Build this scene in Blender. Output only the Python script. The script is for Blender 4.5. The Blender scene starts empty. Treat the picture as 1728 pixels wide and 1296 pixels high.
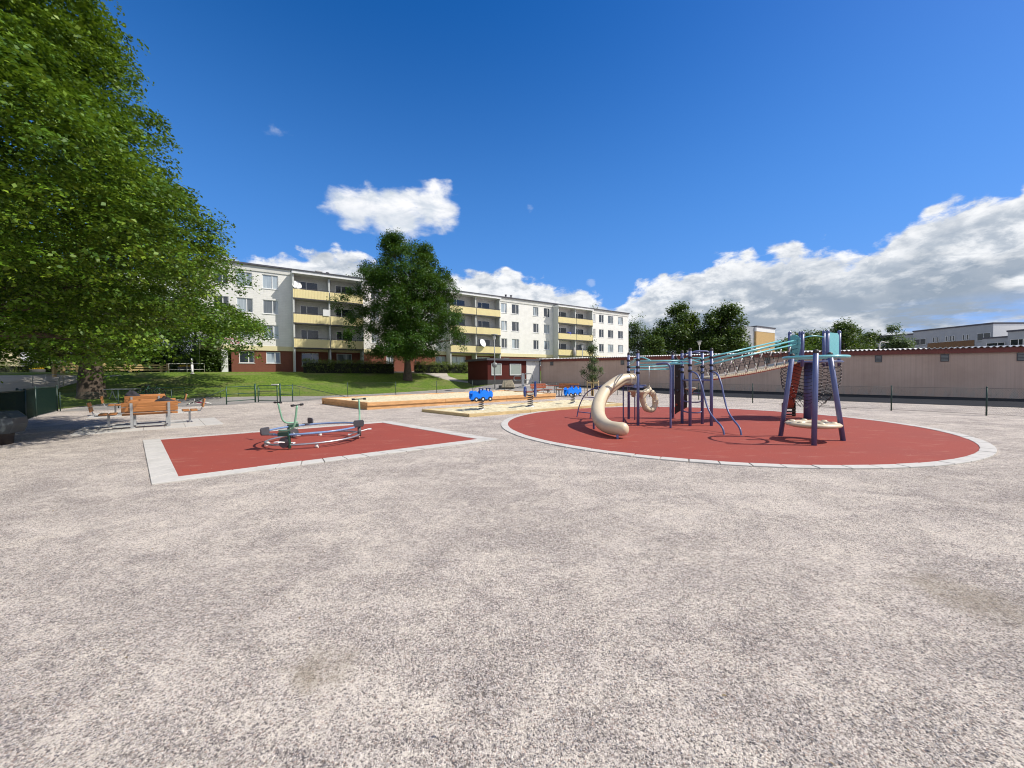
import bpy, math, random
import numpy as np
from mathutils import Vector, Matrix, noise as mnoise
random.seed(7); rng = np.random.default_rng(7)
scene = bpy.context.scene
COL = scene.collection
R = math.radians
# ---------------------------------------------------------------- camera model
FPX = 640.0; CAMZ = 1.6
PITCH = R(1.307); ROLL = R(0.53)
cf = Vector((0, math.cos(PITCH), -math.sin(PITCH)))
cr = Vector((math.cos(ROLL), 0, -math.sin(ROLL))); cr = (cr - cf * cr.dot(cf)).normalized()
cu = cr.cross(cf)
def ray(u, v): return cf + cr * ((u - 864) / FPX) - cu * ((v - 648) / FPX)
def G(u, v, z=0.0):
    d = ray(u, v); t = (z - CAMZ) / d.z
    return Vector((0, 0, CAMZ)) + d * t
def D(u, v, dep):
    d = ray(u, v); return Vector((0, 0, CAMZ)) + d * (dep / d.y)
def ss(a, b, x):
    t = min(1, max(0, (x - a) / (b - a))); return t * t * (3 - 2 * t)
FN = (.566, -.824)
def terrain(x, y):
    q = (x + 24.6) * FN[0] + (y - 42.8) * FN[1]
    r1 = 2.2 * (1 - ss(1, 15, q))
    w = (48.5 - x * 1.117 * .97 - y) / 1.45
    r2 = (.14 + .3 * ss(19, 45, y)) * (1 - ss(0, 4.5, w))
    r3 = .62 * (1 - ss(3.2, 6.5, math.hypot(x - .2, (y - 43.0))))
    far = .6 * ss(50, 90, y)
    return max(r1, r2, r3) + far * .5
def GT(u, v):
    d = ray(u, v); dep = 3.0
    while dep < 160:
        p = Vector((0, 0, CAMZ)) + d * (dep / d.y)
        if p.z <= terrain(p.x, p.y): return p
        dep += .05
    return p
def GD(u, dep):      # ground point under picture column u at depth dep
    d = ray(u, 640); x = d.x / d.y * dep
    return Vector((x, dep, terrain(x, dep)))
# ---------------------------------------------------------------- objects
def setp(o, label=None, cat=None, group=None, kind=None):
    if label: o['label'] = label
    if cat: o['category'] = cat
    if group: o['group'] = group
    if kind: o['kind'] = kind
    return o
def thing(name, label, cat, loc=(0, 0, 0), rz=0.0, group=None):
    o = bpy.data.objects.new(name, None); COL.objects.link(o)
    o.location = loc; o.rotation_euler = (0, 0, rz); o.empty_display_size = .2
    setp(o, label, cat, group); o['_m'] = 1
    del o['_m']
    return o
def root_loc(o):
    while o.parent: o = o.parent
    return Vector(o.location)
def copy_tree(o, parent=None):
    c = o.copy(); COL.objects.link(c); c.parent = parent
    for ch in [x for x in o.children]: copy_tree(ch, c)
    return c
class MB:
    def __init__(s): s.v = []; s.f = []; s.sm = []
    def add(s, vs, fs, smooth=False):
        n = len(s.v); s.v += [tuple(v) for v in vs]
        s.f += [tuple(i + n for i in f) for f in fs]; s.sm += [smooth] * len(fs); return s
    def box(s, x0, x1, y0, y1, z0, z1, M=None):
        vs = [Vector((x, y, z)) for z in (z0, z1) for y in (y0, y1) for x in (x0, x1)]
        if M is not None: vs = [M @ v for v in vs]
        return s.add(vs, [(0, 2, 3, 1), (4, 5, 7, 6), (0, 1, 5, 4), (2, 6, 7, 3), (0, 4, 6, 2), (1, 3, 7, 5)])
    def beam(s, a, b, w, h, up=(0, 0, 1)):
        a = Vector(a); b = Vector(b); d = (b - a); L = d.length; d.normalize()
        u = Vector(up); sd = d.cross(u)
        if sd.length < 1e-4: sd = d.cross(Vector((0, 1, 0)))
        sd.normalize(); u = sd.cross(d).normalized()
        vs = []
        for p in (a, b):
            for i, j in ((-1, -1), (1, -1), (1, 1), (-1, 1)): vs.append(p + sd * (i * w / 2) + u * (j * h / 2))
        return s.add(vs, [(3, 2, 1, 0), (4, 5, 6, 7), (0, 1, 5, 4), (1, 2, 6, 5), (2, 3, 7, 6), (3, 0, 4, 7)])
    def tube(s, pts, r, n=8, cap=True, closed=False, arc=None, roll=0.0):
        pts = [Vector(p) for p in pts]; m = len(pts)
        rs = r if isinstance(r, (list, tuple)) else [r] * m
        vs = []; prev = None
        for i, p in enumerate(pts):
            if closed: t = pts[(i + 1) % m] - pts[i - 1]
            else: t = pts[min(i + 1, m - 1)] - pts[max(i - 1, 0)]
            t.normalize()
            if prev is None:
                u = Vector((0, 0, 1)) if abs(t.z) < .9 else Vector((1, 0, 0))
            else: u = prev
            u = (u - t * u.dot(t)).normalized(); prev = u; w = t.cross(u)
            for k in range(n):
                a = 2 * math.pi * k / n + roll; vs.append(p + (u * math.cos(a) + w * math.sin(a)) * rs[i])
        fs = []
        for i in range(m if closed else m - 1):
            j = (i + 1) % m
            for k in range(n):
                l = (k + 1) % n; fs.append((i * n + k, i * n + l, j * n + l, j * n + k))
        s.add(vs, fs, True)
        if cap and not closed:
            b = len(s.v) - m * n
            s.f.append(tuple(b + k for k in reversed(range(n)))); s.f.append(tuple(b + (m - 1) * n + k for k in range(n))); s.sm += [False] * 2
        return s
    def cyl(s, a, b, r, n=12, r2=None): return s.tube([a, b], [r, r if r2 is None else r2], n)
    def lathe(s, prof, c=(0, 0, 0), n=20, smooth=True, M=None):
        vs = []
        for (r, z) in prof:
            for k in range(n):
                a = 2 * math.pi * k / n; v = Vector((r * math.cos(a), r * math.sin(a), z))
                vs.append((M @ v) if M is not None else v + Vector(c))
        fs = []
        for i in range(len(prof) - 1):
            for k in range(n):
                l = (k + 1) % n; fs.append((i * n + k, i * n + l, (i + 1) * n + l, (i + 1) * n + k))
        return s.add(vs, fs, smooth)
    def prism(s, poly, z0, z1, M=None):     # poly list of (x,y)
        n = len(poly); vs = [Vector((x, y, z0)) for x, y in poly] + [Vector((x, y, z1)) for x, y in poly]
        if M is not None: vs = [M @ v for v in vs]
        fs = [tuple(reversed(range(n))), tuple(range(n, 2 * n))] + [(i, (i + 1) % n, n + (i + 1) % n, n + i) for i in range(n)]
        return s.add(vs, fs)
    def build(s, name, mat, parent=None, world=False, bev=0.0, label=None):
        me = bpy.data.meshes.new(name)
        off = root_loc(parent) if (world and parent) else Vector((0, 0, 0))
        me.from_pydata([(v[0] - off.x, v[1] - off.y, v[2] - off.z) for v in s.v], [], s.f)
        me.polygons.foreach_set('use_smooth', s.sm)
        me.materials.append(mat)
        me.validate(); me.update()
        o = bpy.data.objects.new(name, me); COL.objects.link(o)
        if parent: o.parent = parent
        if bev:
            m = o.modifiers.new('bevel', 'BEVEL'); m.width = bev; m.segments = 2; m.limit_method = 'ANGLE'; m.angle_limit = R(40)
        if label: o['label'] = label
        return o
def FRAME(loc, rz): return Matrix.Translation(Vector(loc)) @ Matrix.Rotation(rz, 4, 'Z')
def spline(pts, n=8):     # Catmull-Rom
    P = [Vector(p) for p in pts]; P = [P[0] * 2 - P[1]] + P + [P[-1] * 2 - P[-2]]; out = []
    for i in range(1, len(P) - 2):
        for k in range(n):
            t = k / n; a, b, c, d = P[i - 1:i + 3]
            out.append(.5 * ((2 * b) + (c - a) * t + (2 * a - 5 * b + 4 * c - d) * t * t + (3 * b - a - 3 * c + d) * t ** 3))
    out.append(P[-2]); return out
# ---------------------------------------------------------------- materials
class NT:
    def __init__(s, mat):
        mat.use_nodes = True; s.t = mat.node_tree; s.n = s.t.nodes
    def new(s, ty, **kw):
        n = s.n.new(ty)
        for k, v in kw.items(): setattr(n, k, v)
        return n
    def link(s, a, b): s.t.links.new(a, b)
    def val(s, sock, x):
        if hasattr(x, 'is_output') or isinstance(x, bpy.types.NodeSocket): s.link(x, sock)
        else: sock.default_value = x
    def math(s, op, a, b=None, c=None, clamp=False):
        n = s.new('ShaderNodeMath', operation=op, use_clamp=clamp)
        for i, x in enumerate((a, b, c)):
            if x is not None: s.val(n.inputs[i], x)
        return n.outputs[0]
    def mix(s, f, a, b, blend='MIX'):
        n = s.new('ShaderNodeMix', data_type='RGBA', blend_type=blend)
        s.val(n.inputs[0], f)
        for i, x in ((6, a), (7, b)):
            if isinstance(x, (tuple, list)): n.inputs[i].default_value = (*x[:3], 1)
            else: s.link(x, n.inputs[i])
        return n.outputs[2]
    def noise(s, vec, scale, detail=4, rough=.55, dist=0.0):
        n = s.new('ShaderNodeTexNoise'); n.inputs['Scale'].default_value = scale; n.inputs['Detail'].default_value = detail
        n.inputs['Roughness'].default_value = rough; n.inputs['Distortion'].default_value = dist
        if vec is not None: s.link(vec, n.inputs['Vector'])
        return n.outputs['Fac']
    def voro(s, vec, scale, feature='F1', out='Distance'):
        n = s.new('ShaderNodeTexVoronoi', feature=feature); n.inputs['Scale'].default_value = scale
        if vec is not None: s.link(vec, n.inputs['Vector'])
        return n.outputs[out]
    def mr(s, x, a, b, c=0.0, d=1.0, smooth=True):
        n = s.new('ShaderNodeMapRange', interpolation_type='SMOOTHSTEP' if smooth else 'LINEAR')
        s.val(n.inputs[0], x)
        for i, v in enumerate((a, b, c, d)): s.val(n.inputs[i + 1], v)
        return n.outputs[0]
    def mapping(s, vec, scale=(1, 1, 1), rot=(0, 0, 0)):
        n = s.new('ShaderNodeMapping'); n.inputs['Scale'].default_value = scale; n.inputs['Rotation'].default_value = rot
        s.link(vec, n.inputs[0]); return n.outputs[0]
    def pos(s): return s.new('ShaderNodeNewGeometry').outputs['Position']
    def obj(s): return s.new('ShaderNodeTexCoord').outputs['Object']
    def bump(s, h, strength=.3, dist=.01, normal=None):
        n = s.new('ShaderNodeBump'); n.inputs['Strength'].default_value = strength; n.inputs['Distance'].default_value = dist
        s.link(h, n.inputs['Height'])
        if normal: s.link(normal, n.inputs['Normal'])
        return n.outputs[0]
def newmat(name):
    m = bpy.data.materials.new(name); t = NT(m); b = t.n.get('Principled BSDF'); return m, t, b
def mat(name, col, rough=.6, metal=0.0, var=.12, scale=6.0, bump=0.0, bscale=60, spec=.5, coat=0, dirt=0.0):
    m, t, b = newmat(name); v = t.obj()
    n = t.noise(v, scale, 5); n2 = t.noise(v, scale * 7, 3)
    f = t.math('ADD', t.math('MULTIPLY', n, .65), t.math('MULTIPLY', n2, .35))
    lo = tuple(c * (1 - var * 1.6) for c in col); hi = tuple(min(1, c * (1 + var * 1.6)) for c in col)
    c = t.mix(t.mr(f, .25, .75, 0, 1, False), lo, hi)
    if dirt:
        d = t.mr(t.noise(t.mapping(v, (1, 1, .25)), 2.5, 6, .65), .5, .8, 0, dirt)
        c = t.mix(d, c, tuple(x * .45 for x in col))
    t.link(c, b.inputs['Base Color'])
    b.inputs['Roughness'].default_value = rough; b.inputs['Metallic'].default_value = metal
    b.inputs['Specular IOR Level'].default_value = spec; b.inputs['Coat Weight'].default_value = coat
    t.link(t.mr(n2, .2, .8, max(.05, rough - .1), min(1, rough + .12), False), b.inputs['Roughness'])
    if bump: t.link(t.bump(t.noise(v, bscale, 4), bump, .01), b.inputs['Normal'])
    return m
M = {}
M['purple'] = mat('purple_paint', (.095, .115, .25), .35, var=.1, coat=.2)
M['teal'] = mat('teal_paint', (.17, .50, .52), .3, var=.06, coat=.3)
M['beige_plastic'] = mat('beige_plastic', (.60, .50, .34), .42, var=.06, scale=3)
M['red_plastic'] = mat('red_plastic', (.38, .055, .025), .4, var=.08)
M['dark_panel'] = mat('dark_brown_panel', (.03, .022, .02), .5)
M['rope'] = mat('black_rope', (.015, .014, .014), .8)
M['white_knot'] = mat('white_knot', (.7, .68, .62), .5)
M['steel'] = mat('galvanised_steel', (.5, .51, .52), .38, .85, var=.15, scale=14)
M['galv'] = mat('dull_galvanised', (.42, .43, .43), .5, .35, var=.15, scale=14)
M['black'] = mat('black_rubber', (.018, .018, .02), .6)
M['dark_grey'] = mat('dark_grey_plastic', (.07, .068, .075), .5)
M['mint'] = mat('mint_green_paint', (.20, .42, .27), .35, coat=.2)
M['dgreen'] = mat('dark_green_paint', (.012, .06, .035), .4, var=.15)
M['fence_green'] = mat('fence_dark_green', (.012, .035, .025), .45, var=.15)
M['ring_blue'] = mat('ring_blue_paint', (.17, .26, .44), .25, coat=.4)
M['rider_blue'] = mat('rider_blue', (.005, .20, .88), .3, coat=.3, var=.06)
M['navy'] = mat('navy_blue', (.012, .035, .17), .35, coat=.2)
M['white_paint'] = mat('white_paint', (.78, .78, .76), .5, var=.04, dirt=.15)
M['bark'] = mat('bark', (.085, .062, .045), .9, var=.4, scale=5, bump=.8, bscale=14)
M['concrete'] = mat('concrete', (.42, .41, .38), .85, var=.12, bump=.2)
M['slab'] = mat('pale_slab', (.50, .475, .43), .85, var=.13, scale=2.5, bump=.15, dirt=.35)
M['dark_plinth'] = mat('dark_plinth', (.05, .048, .047), .8)
M['roofing'] = mat('dark_roofing', (.07, .07, .085), .7)
M['yellow_flower'] = mat('yellow_flowers', (.75, .48, .02), .6, var=.3, scale=40)
M['pink'] = mat('pink_paint', (.45, .04, .12), .35)
M['tan_lamp'] = mat('lamp_grey', (.22, .23, .22), .5, .2)
def wood(name, col, rough=.45, coat=.15):
    m, t, b = newmat(name); v = t.obj()
    g = t.noise(t.mapping(v, (2.2, 34, 34)), 1.0, 6, .6, .4)
    g2 = t.noise(v, 1.7, 3)
    c = t.mix(t.mr(g, .3, .7), tuple(x * .68 for x in col), tuple(min(1, x * 1.25) for x in col))
    c = t.mix(t.mr(g2, .35, .7, 0, .35), c, tuple(x * .75 for x in col))
    t.link(c, b.inputs['Base Color']); b.inputs['Roughness'].default_value = rough; b.inputs['Coat Weight'].default_value = coat
    t.link(t.bump(g, .15, .004), b.inputs['Normal']); return m
M['orange_wood'] = wood('orange_stained_wood', (.44, .18, .055))
M['sand_wood'] = wood('orange_box_timber', (.66, .36, .15), .65, 0)
M['pale_wood'] = wood('pale_timber', (.58, .43, .21), .7, 0)
M['red_brown_wood'] = wood('red_brown_stained_wood', (.30, .075, .03))
M['fence_wood'] = wood('yellow_timber', (.50, .36, .16), .7, 0)
# ---------------------------------------------------------------- ground
def gravel_mat():
    m, t, b = newmat('gravel_surface'); v = t.pos()
    patch = t.noise(v, .33, 5, .6, .3)                       # broad loose / compacted areas
    streak = t.noise(t.mapping(v, (.7, 1.0, 1), (0, 0, .9)), 1.5, 6, .62, .6)
    mid = t.noise(v, 7, 5, .6)
    loose = t.mr(t.math('ADD', t.math('ADD', t.math('MULTIPLY', patch, .26), t.math('MULTIPLY', streak, .42)), t.math('MULTIPLY', mid, .32)), .38, .64)
    vc = t.new('ShaderNodeTexVoronoi'); vc.inputs['Scale'].default_value = 150; t.link(v, vc.inputs['Vector'])
    sep = t.new('ShaderNodeSeparateColor'); t.link(vc.outputs['Color'], sep.inputs[0])
    vb = t.new('ShaderNodeTexVoronoi'); vb.inputs['Scale'].default_value = 82; t.link(v, vb.inputs['Vector'])
    sb = t.new('ShaderNodeSeparateColor'); t.link(vb.outputs['Color'], sb.inputs[0])
    stone = t.mix(t.mr(sep.outputs[0], 0, 1, 0, 1, False), (.20, .175, .16), (.78, .71, .65))
    stone = t.mix(t.math('GREATER_THAN', sep.outputs[1], .74), stone, (.085, .078, .085))
    stone = t.mix(t.math('MULTIPLY', t.math('GREATER_THAN', sep.outputs[2], .9), .6), stone, (.50, .36, .29))
    stone = t.mix(t.math('MULTIPLY', t.math('GREATER_THAN', sb.outputs[0], .84), .85), stone, t.mix(sb.outputs[1], (.11, .105, .12), (.66, .61, .58)))
    fines = t.mix(t.mr(t.noise(v, 160, 4, .7), .3, .7, 0, 1, False), (.52, .47, .41), (.78, .72, .64))
    fines = t.mix(t.mr(t.noise(v, 2.6, 4), .35, .7, 0, .6), fines, (.56, .51, .475))
    f = t.math('ADD', t.math('MULTIPLY', loose, .62), .22)
    cell = t.math('LESS_THAN', sep.outputs[0], t.math('MULTIPLY', f, 1.05))
    c = t.mix(t.math('MULTIPLY', cell, .95), fines, stone)
    # purplish grey cast where stones lie loose
    c = t.mix(t.math('MULTIPLY', loose, .14), c, (.36, .335, .33))
    c = t.mix(t.mr(t.noise(t.mapping(v, (1.3, 1.0, 1), (0, 0, .5)), 2.1, 8, .72, .8), .56, .68, 0, .55), c, (.70, .64, .56))
    c = t.mix(t.mr(t.noise(t.mapping(v, (1, 1, 1)), .9, 3), .66, .78, 0, .45), c, (.36, .31, .24))
    gr = t.math('ADD', t.math('MULTIPLY', t.noise(v, 62, 3, .75), .55), t.math('MULTIPLY', t.noise(v, 27, 4, .7), .45))
    c = t.mix(t.math('MULTIPLY', t.mr(gr, .51, .41, 0, 1), t.math('ADD', t.math('MULTIPLY', loose, .40), .32)), c, (.145, .125, .11)); c = t.mix(t.mr(gr, .53, .62, 0, .55), c, (.86, .80, .74))
    for (pu, pv, rr) in ((540, 1125, .22), (1640, 1010, .45), (520, 1150, .12)):     # two brown damp stains
        q = G(pu, pv); vm = t.new('ShaderNodeVectorMath', operation='DISTANCE'); t.link(v, vm.inputs[0]); vm.inputs[1].default_value = (q.x, q.y, 0)
        dd = t.math('ADD', t.math('DIVIDE', vm.outputs['Value'], rr), t.math('MULTIPLY', t.math('SUBTRACT', t.noise(v, 5, 6, .65), .5), 2.2))
        c = t.mix(t.mr(dd, 1.1, .0, 0, .48), c, (.25, .21, .15))
    c = t.mix(1.0, c, (.985, .95, .905), 'MULTIPLY')
    t.link(c, b.inputs['Base Color']); b.inputs['Roughness'].default_value = .93; b.inputs['Specular IOR Level'].default_value = .2
    h = t.math('ADD', t.math('MULTIPLY', t.math('SUBTRACT', 1, vc.outputs['Distance']), t.math('ADD', t.math('MULTIPLY', loose, .9), .25)),
               t.math('MULTIPLY', mid, 1.2))
    h = t.math('ADD', h, t.math('MULTIPLY', gr, 3.2))
    h = t.math('ADD', h, t.math('MULTIPLY', t.math('SUBTRACT', 1, vb.outputs['Distance']), t.math('MULTIPLY', loose, 1.2)))
    t.link(t.bump(h, 1.0, .0065), b.inputs['Normal']); return m
def grass_mat():
    m, t, b = newmat('grass_surface'); v = t.pos()
    n = t.noise(v, .45, 5, .6); n2 = t.noise(v, 5, 5, .65); n3 = t.noise(v, 38, 3, .7)
    c = t.mix(t.mr(n2, .3, .7), (.095, .175, .022), (.24, .33, .05))
    c = t.mix(t.mr(n, .46, .68, 0, .7), c, (.29, .27, .11))
    c = t.mix(t.mr(n3, .35, .7, 0, .5), c, (.025, .055, .01))
    c = t.mix(t.math('GREATER_THAN', t.noise(v, 24, 2), .735), c, (.45, .45, .38))
    t.link(c, b.inputs['Base Color']); b.inputs['Roughness'].default_value = .95; b.inputs['Specular IOR Level'].default_value = .1
    t.link(t.bump(t.math('ADD', n3, t.math('MULTIPLY', n2, 2)), 1, .06), b.inputs['Normal']); return m
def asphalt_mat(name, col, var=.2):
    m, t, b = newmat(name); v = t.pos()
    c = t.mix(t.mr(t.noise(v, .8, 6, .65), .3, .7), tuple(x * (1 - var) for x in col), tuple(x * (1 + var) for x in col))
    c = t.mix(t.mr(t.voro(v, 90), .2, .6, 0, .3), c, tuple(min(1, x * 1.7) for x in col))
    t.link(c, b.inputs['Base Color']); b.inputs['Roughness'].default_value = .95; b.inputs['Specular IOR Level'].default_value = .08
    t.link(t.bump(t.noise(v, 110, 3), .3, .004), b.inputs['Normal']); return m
def rubber_mat():
    m, t, b = newmat('red_rubber_surface'); v = t.pos()
    c = t.mix(t.mr(t.noise(v, 210, 2, .7), .3, .72), (.225, .040, .027), (.36, .080, .054))
    c = t.mix(t.mr(t.noise(v, .7, 6, .65), .40, .66, 0, .6), c, (.26, .058, .042))
    c = t.mix(t.mr(t.noise(t.mapping(v, (.5, 1.6, 1)), 2.3, 8, .72), .54, .76, 0, .6), c, (.42, .20, .15))
    c = t.mix(t.math('GREATER_THAN', t.noise(v, 42, 1), .80), c, (.62, .5, .42))
    t.link(c, b.inputs['Base Color']); b.inputs['Roughness'].default_value = .88; b.inputs['Specular IOR Level'].default_value = .3
    t.link(t.bump(t.noise(v, 230, 2), .4, .003), b.inputs['Normal']); return m
def sand_mat():
    m, t, b = newmat('sand_surface'); v = t.pos()
    n = t.noise(v, 6, 6, .7)
    c = t.mix(t.mr(n, .3, .7), (.50, .42, .25), (.76, .68, .46))
    c = t.mix(t.mr(t.noise(v, 120, 2), .62, .7, 0, .5), c, (.42, .34, .2))
    t.link(c, b.inputs['Base Color']); b.inputs['Roughness'].default_value = 1
    t.link(t.bump(n, .8, .06), b.inputs['Normal']); return m
M['gravel'] = gravel_mat(); M['grass'] = grass_mat(); M['rubber'] = rubber_mat(); M['sand'] = sand_mat()
M['asphalt'] = asphalt_mat('grey_asphalt', (.24, .225, .21)); M['shadow_toned_asphalt'] = asphalt_mat('shadow_toned_asphalt', (.026, .027, .032))  # second asphalt is near black to paint in the garage wall's shadow
M['path'] = asphalt_mat('path_gravel', (.36, .33, .28))
import bmesh
def ground_sheet():
    xs = [-1500, -800, -400, -200, -120, -90] + list(range(-75, 96)) + [110, 150, 220, 400, 800, 1500]
    ys = [-300, -100, -40, -20] + list(range(-10, 101)) + [120, 160, 250, 400, 800, 2000]
    bm = MB(); vs = [(x, y, terrain(x, y)) for y in ys for x in xs]; n = len(xs)
    fs = [(j * n + i, j * n + i + 1, (j + 1) * n + i + 1, (j + 1) * n + i) for j in range(len(ys) - 1) for i in range(n - 1)]
    bm.add(vs, fs, True); o = bm.build('ground', M['gravel']); setp(o, 'pale grey gravel ground of the playground', 'gravel', kind='structure')
def patch(name, poly, m, off, label, cat):
    bm = bmesh.new(); vs = [bm.verts.new((p[0], p[1], 0)) for p in poly]; bm.faces.new(vs)
    x0 = min(p[0] for p in poly); x1 = max(p[0] for p in poly); y0 = min(p[1] for p in poly); y1 = max(p[1] for p in poly)
    for ax, a, b in ((0, x0, x1), (1, y0, y1)):
        for k in range(math.ceil(a), math.floor(b) + 1):
            co = [0, 0, 0]; co[ax] = k; no = [0, 0, 0]; no[ax] = 1
            bmesh.ops.bisect_plane(bm, geom=bm.verts[:] + bm.edges[:] + bm.faces[:], plane_co=co, plane_no=no)
    for v in bm.verts: v.co.z = terrain(v.co.x, v.co.y) + off
    bmesh.ops.recalc_face_normals(bm, faces=bm.faces)
    me = bpy.data.meshes.new(name); bm.to_mesh(me); bm.free()
    if me.polygons and me.polygons[0].normal.z < 0: me.flip_normals()
    me.materials.append(m); o = bpy.data.objects.new(name, me); COL.objects.link(o)
    for p in me.polygons: p.use_smooth = True
    setp(o, label, cat, kind='structure'); return o
ground_sheet()
g2 = lambda u, v: tuple(GT(u, v)[:2])
lawn = [(-90, 1), (-20, 1), (-13.6, 8.0), (-17.2, 12.9), (-24.2, 19.6), g2(105, 690), g2(170, 682), g2(300, 674), g2(345, 671), g2(450, 669), g2(540, 668.5), g2(640, 664.5),
        g2(720, 659.5), g2(770, 655.5), g2(815, 651.5), g2(832, 649), (0, 48.5), (22, 63), (22, 90), (-75, 90), (-90, 60)]
patch('lawn', lawn, M['grass'], .018, 'green lawn rising to the white apartment block', 'grass')
fp = [G(x, y) for x, y in ((97, 694), (382.5, 683), (430, 679), (494, 677.6), (587, 670), (668, 668), (737, 665.5), (797, 663.5), (850, 662))]
road = [tuple(p[:2]) for p in [G(97, 695), G(382, 683.5), G(430, 680), G(494, 678.2), G(587, 671), G(668, 669), G(737, 666.3), G(797, 664.5), G(850, 662.5)]] + \
       [(3.5, 37.5), (7, 39), (2.5, 44.5), (-2, 41.3)] + [g2(830, 649.5), g2(815, 652), g2(770, 656), g2(720, 660), g2(640, 665), g2(540, 669), g2(450, 669.5), g2(345, 671.5), g2(300, 674.5), g2(170, 682.5)]
patch('path', road, M['asphalt'], .009, 'grey asphalt path outside the playground fence', 'path')
# curved footpath over the lawn
fpth = [g2(663, 629.3), g2(690, 630.3), g2(716, 630.6), g2(732, 635.4), g2(756, 642.3), g2(795, 647.2), g2(824, 649.2), g2(824, 646.6), g2(807, 645.6), g2(776, 641.9), g2(757, 635.4), g2(754, 630.0), g2(712, 627.5), g2(681, 626.6), g2(663, 626.4)]
patch('footpath', fpth, M['path'], .03, 'narrow pale footpath curving over the lawn to the hedges', 'path')
plz = [g2(-40, 634.2), g2(60, 634.2), g2(108, 634.0), g2(160, 636), g2(215, 633), g2(150, 641), g2(100, 655), g2(40, 664), g2(-40, 668)]
patch('plaza', plz, M['path'], .03, 'pale paved forecourt beyond the large tree at far left', 'paving')
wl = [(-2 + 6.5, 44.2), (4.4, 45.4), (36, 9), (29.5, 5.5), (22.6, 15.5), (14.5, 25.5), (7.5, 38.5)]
patch('painted_shadow_strip', wl, M['shadow_toned_asphalt'], .012, 'asphalt strip along the foot of the garage wall, coloured dark as its shadow', 'asphalt')  # wide shadow band of the wall, painted as very dark ground colour
# rubber circle with a kerb ring of pale blocks
CC = Vector((5.83, 12.40, 0)); RO = 6.20; RI = 5.98
circ = lambda r, n=96: [(CC.x + r * math.cos(2 * math.pi * k / n), CC.y + r * math.sin(2 * math.pi * k / n)) for k in range(n)]
patch('rubber_circle', circ(RI), M['rubber'], .014, 'round red rubber safety surface under the climbing frame', 'rubber surface')
def blocks(polyline_pairs, gap, name, label):
    mb = MB()
    for (a, b, c, d) in polyline_pairs:     # quad corners a,b inner; c,d outer
        mb.prism([a[:2], b[:2], c[:2], d[:2]], -.04, .022 + random.uniform(-.004, .004))
    o = mb.build(name, M['slab'], bev=.005); setp(o, label, 'kerb', kind='structure')
NB = 78; qs = []
for k in range(NB):
    a0 = 2 * math.pi * (k + .02) / NB; a1 = 2 * math.pi * (k + .98) / NB
    pt = lambda r, a: (CC.x + r * math.cos(a), CC.y + r * math.sin(a))
    qs.append((pt(RI, a0), pt(RO, a0), pt(RO, a1), pt(RI, a1)))
blocks(qs, 0, 'kerb_ring', 'ring of white kerb blocks round the red circle')
# rubber square with slabs
ri = [G(301.6, 805.8), G(271, 743), G(644.7, 714), G(805.5, 742)]; ro = [G(256, 818.8), G(241, 744), G(655.5, 711.3), G(842, 742.3)]
patch('rubber_square', [p[:2] for p in ri], M['rubber'], .014, 'four sided red rubber surface under the bicycle carousel', 'rubber surface')
qs = []
for i, n in ((0, 12), (1, 20), (2, 14), (3, 16)):
    j = (i + 1) % 4
    for k in range(n):
        t0 = (k + .02) / n; t1 = (k + .98) / n
        qs.append([tuple(ri[i].lerp(ri[j], t0)[:2]), tuple(ro[i].lerp(ro[j], t0)[:2]), tuple(ro[i].lerp(ro[j], t1)[:2]), tuple(ri[i].lerp(ri[j], t1)[:2])])
blocks(qs, 0, 'slab_border', 'pale concrete slabs bordering the red square')
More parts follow.
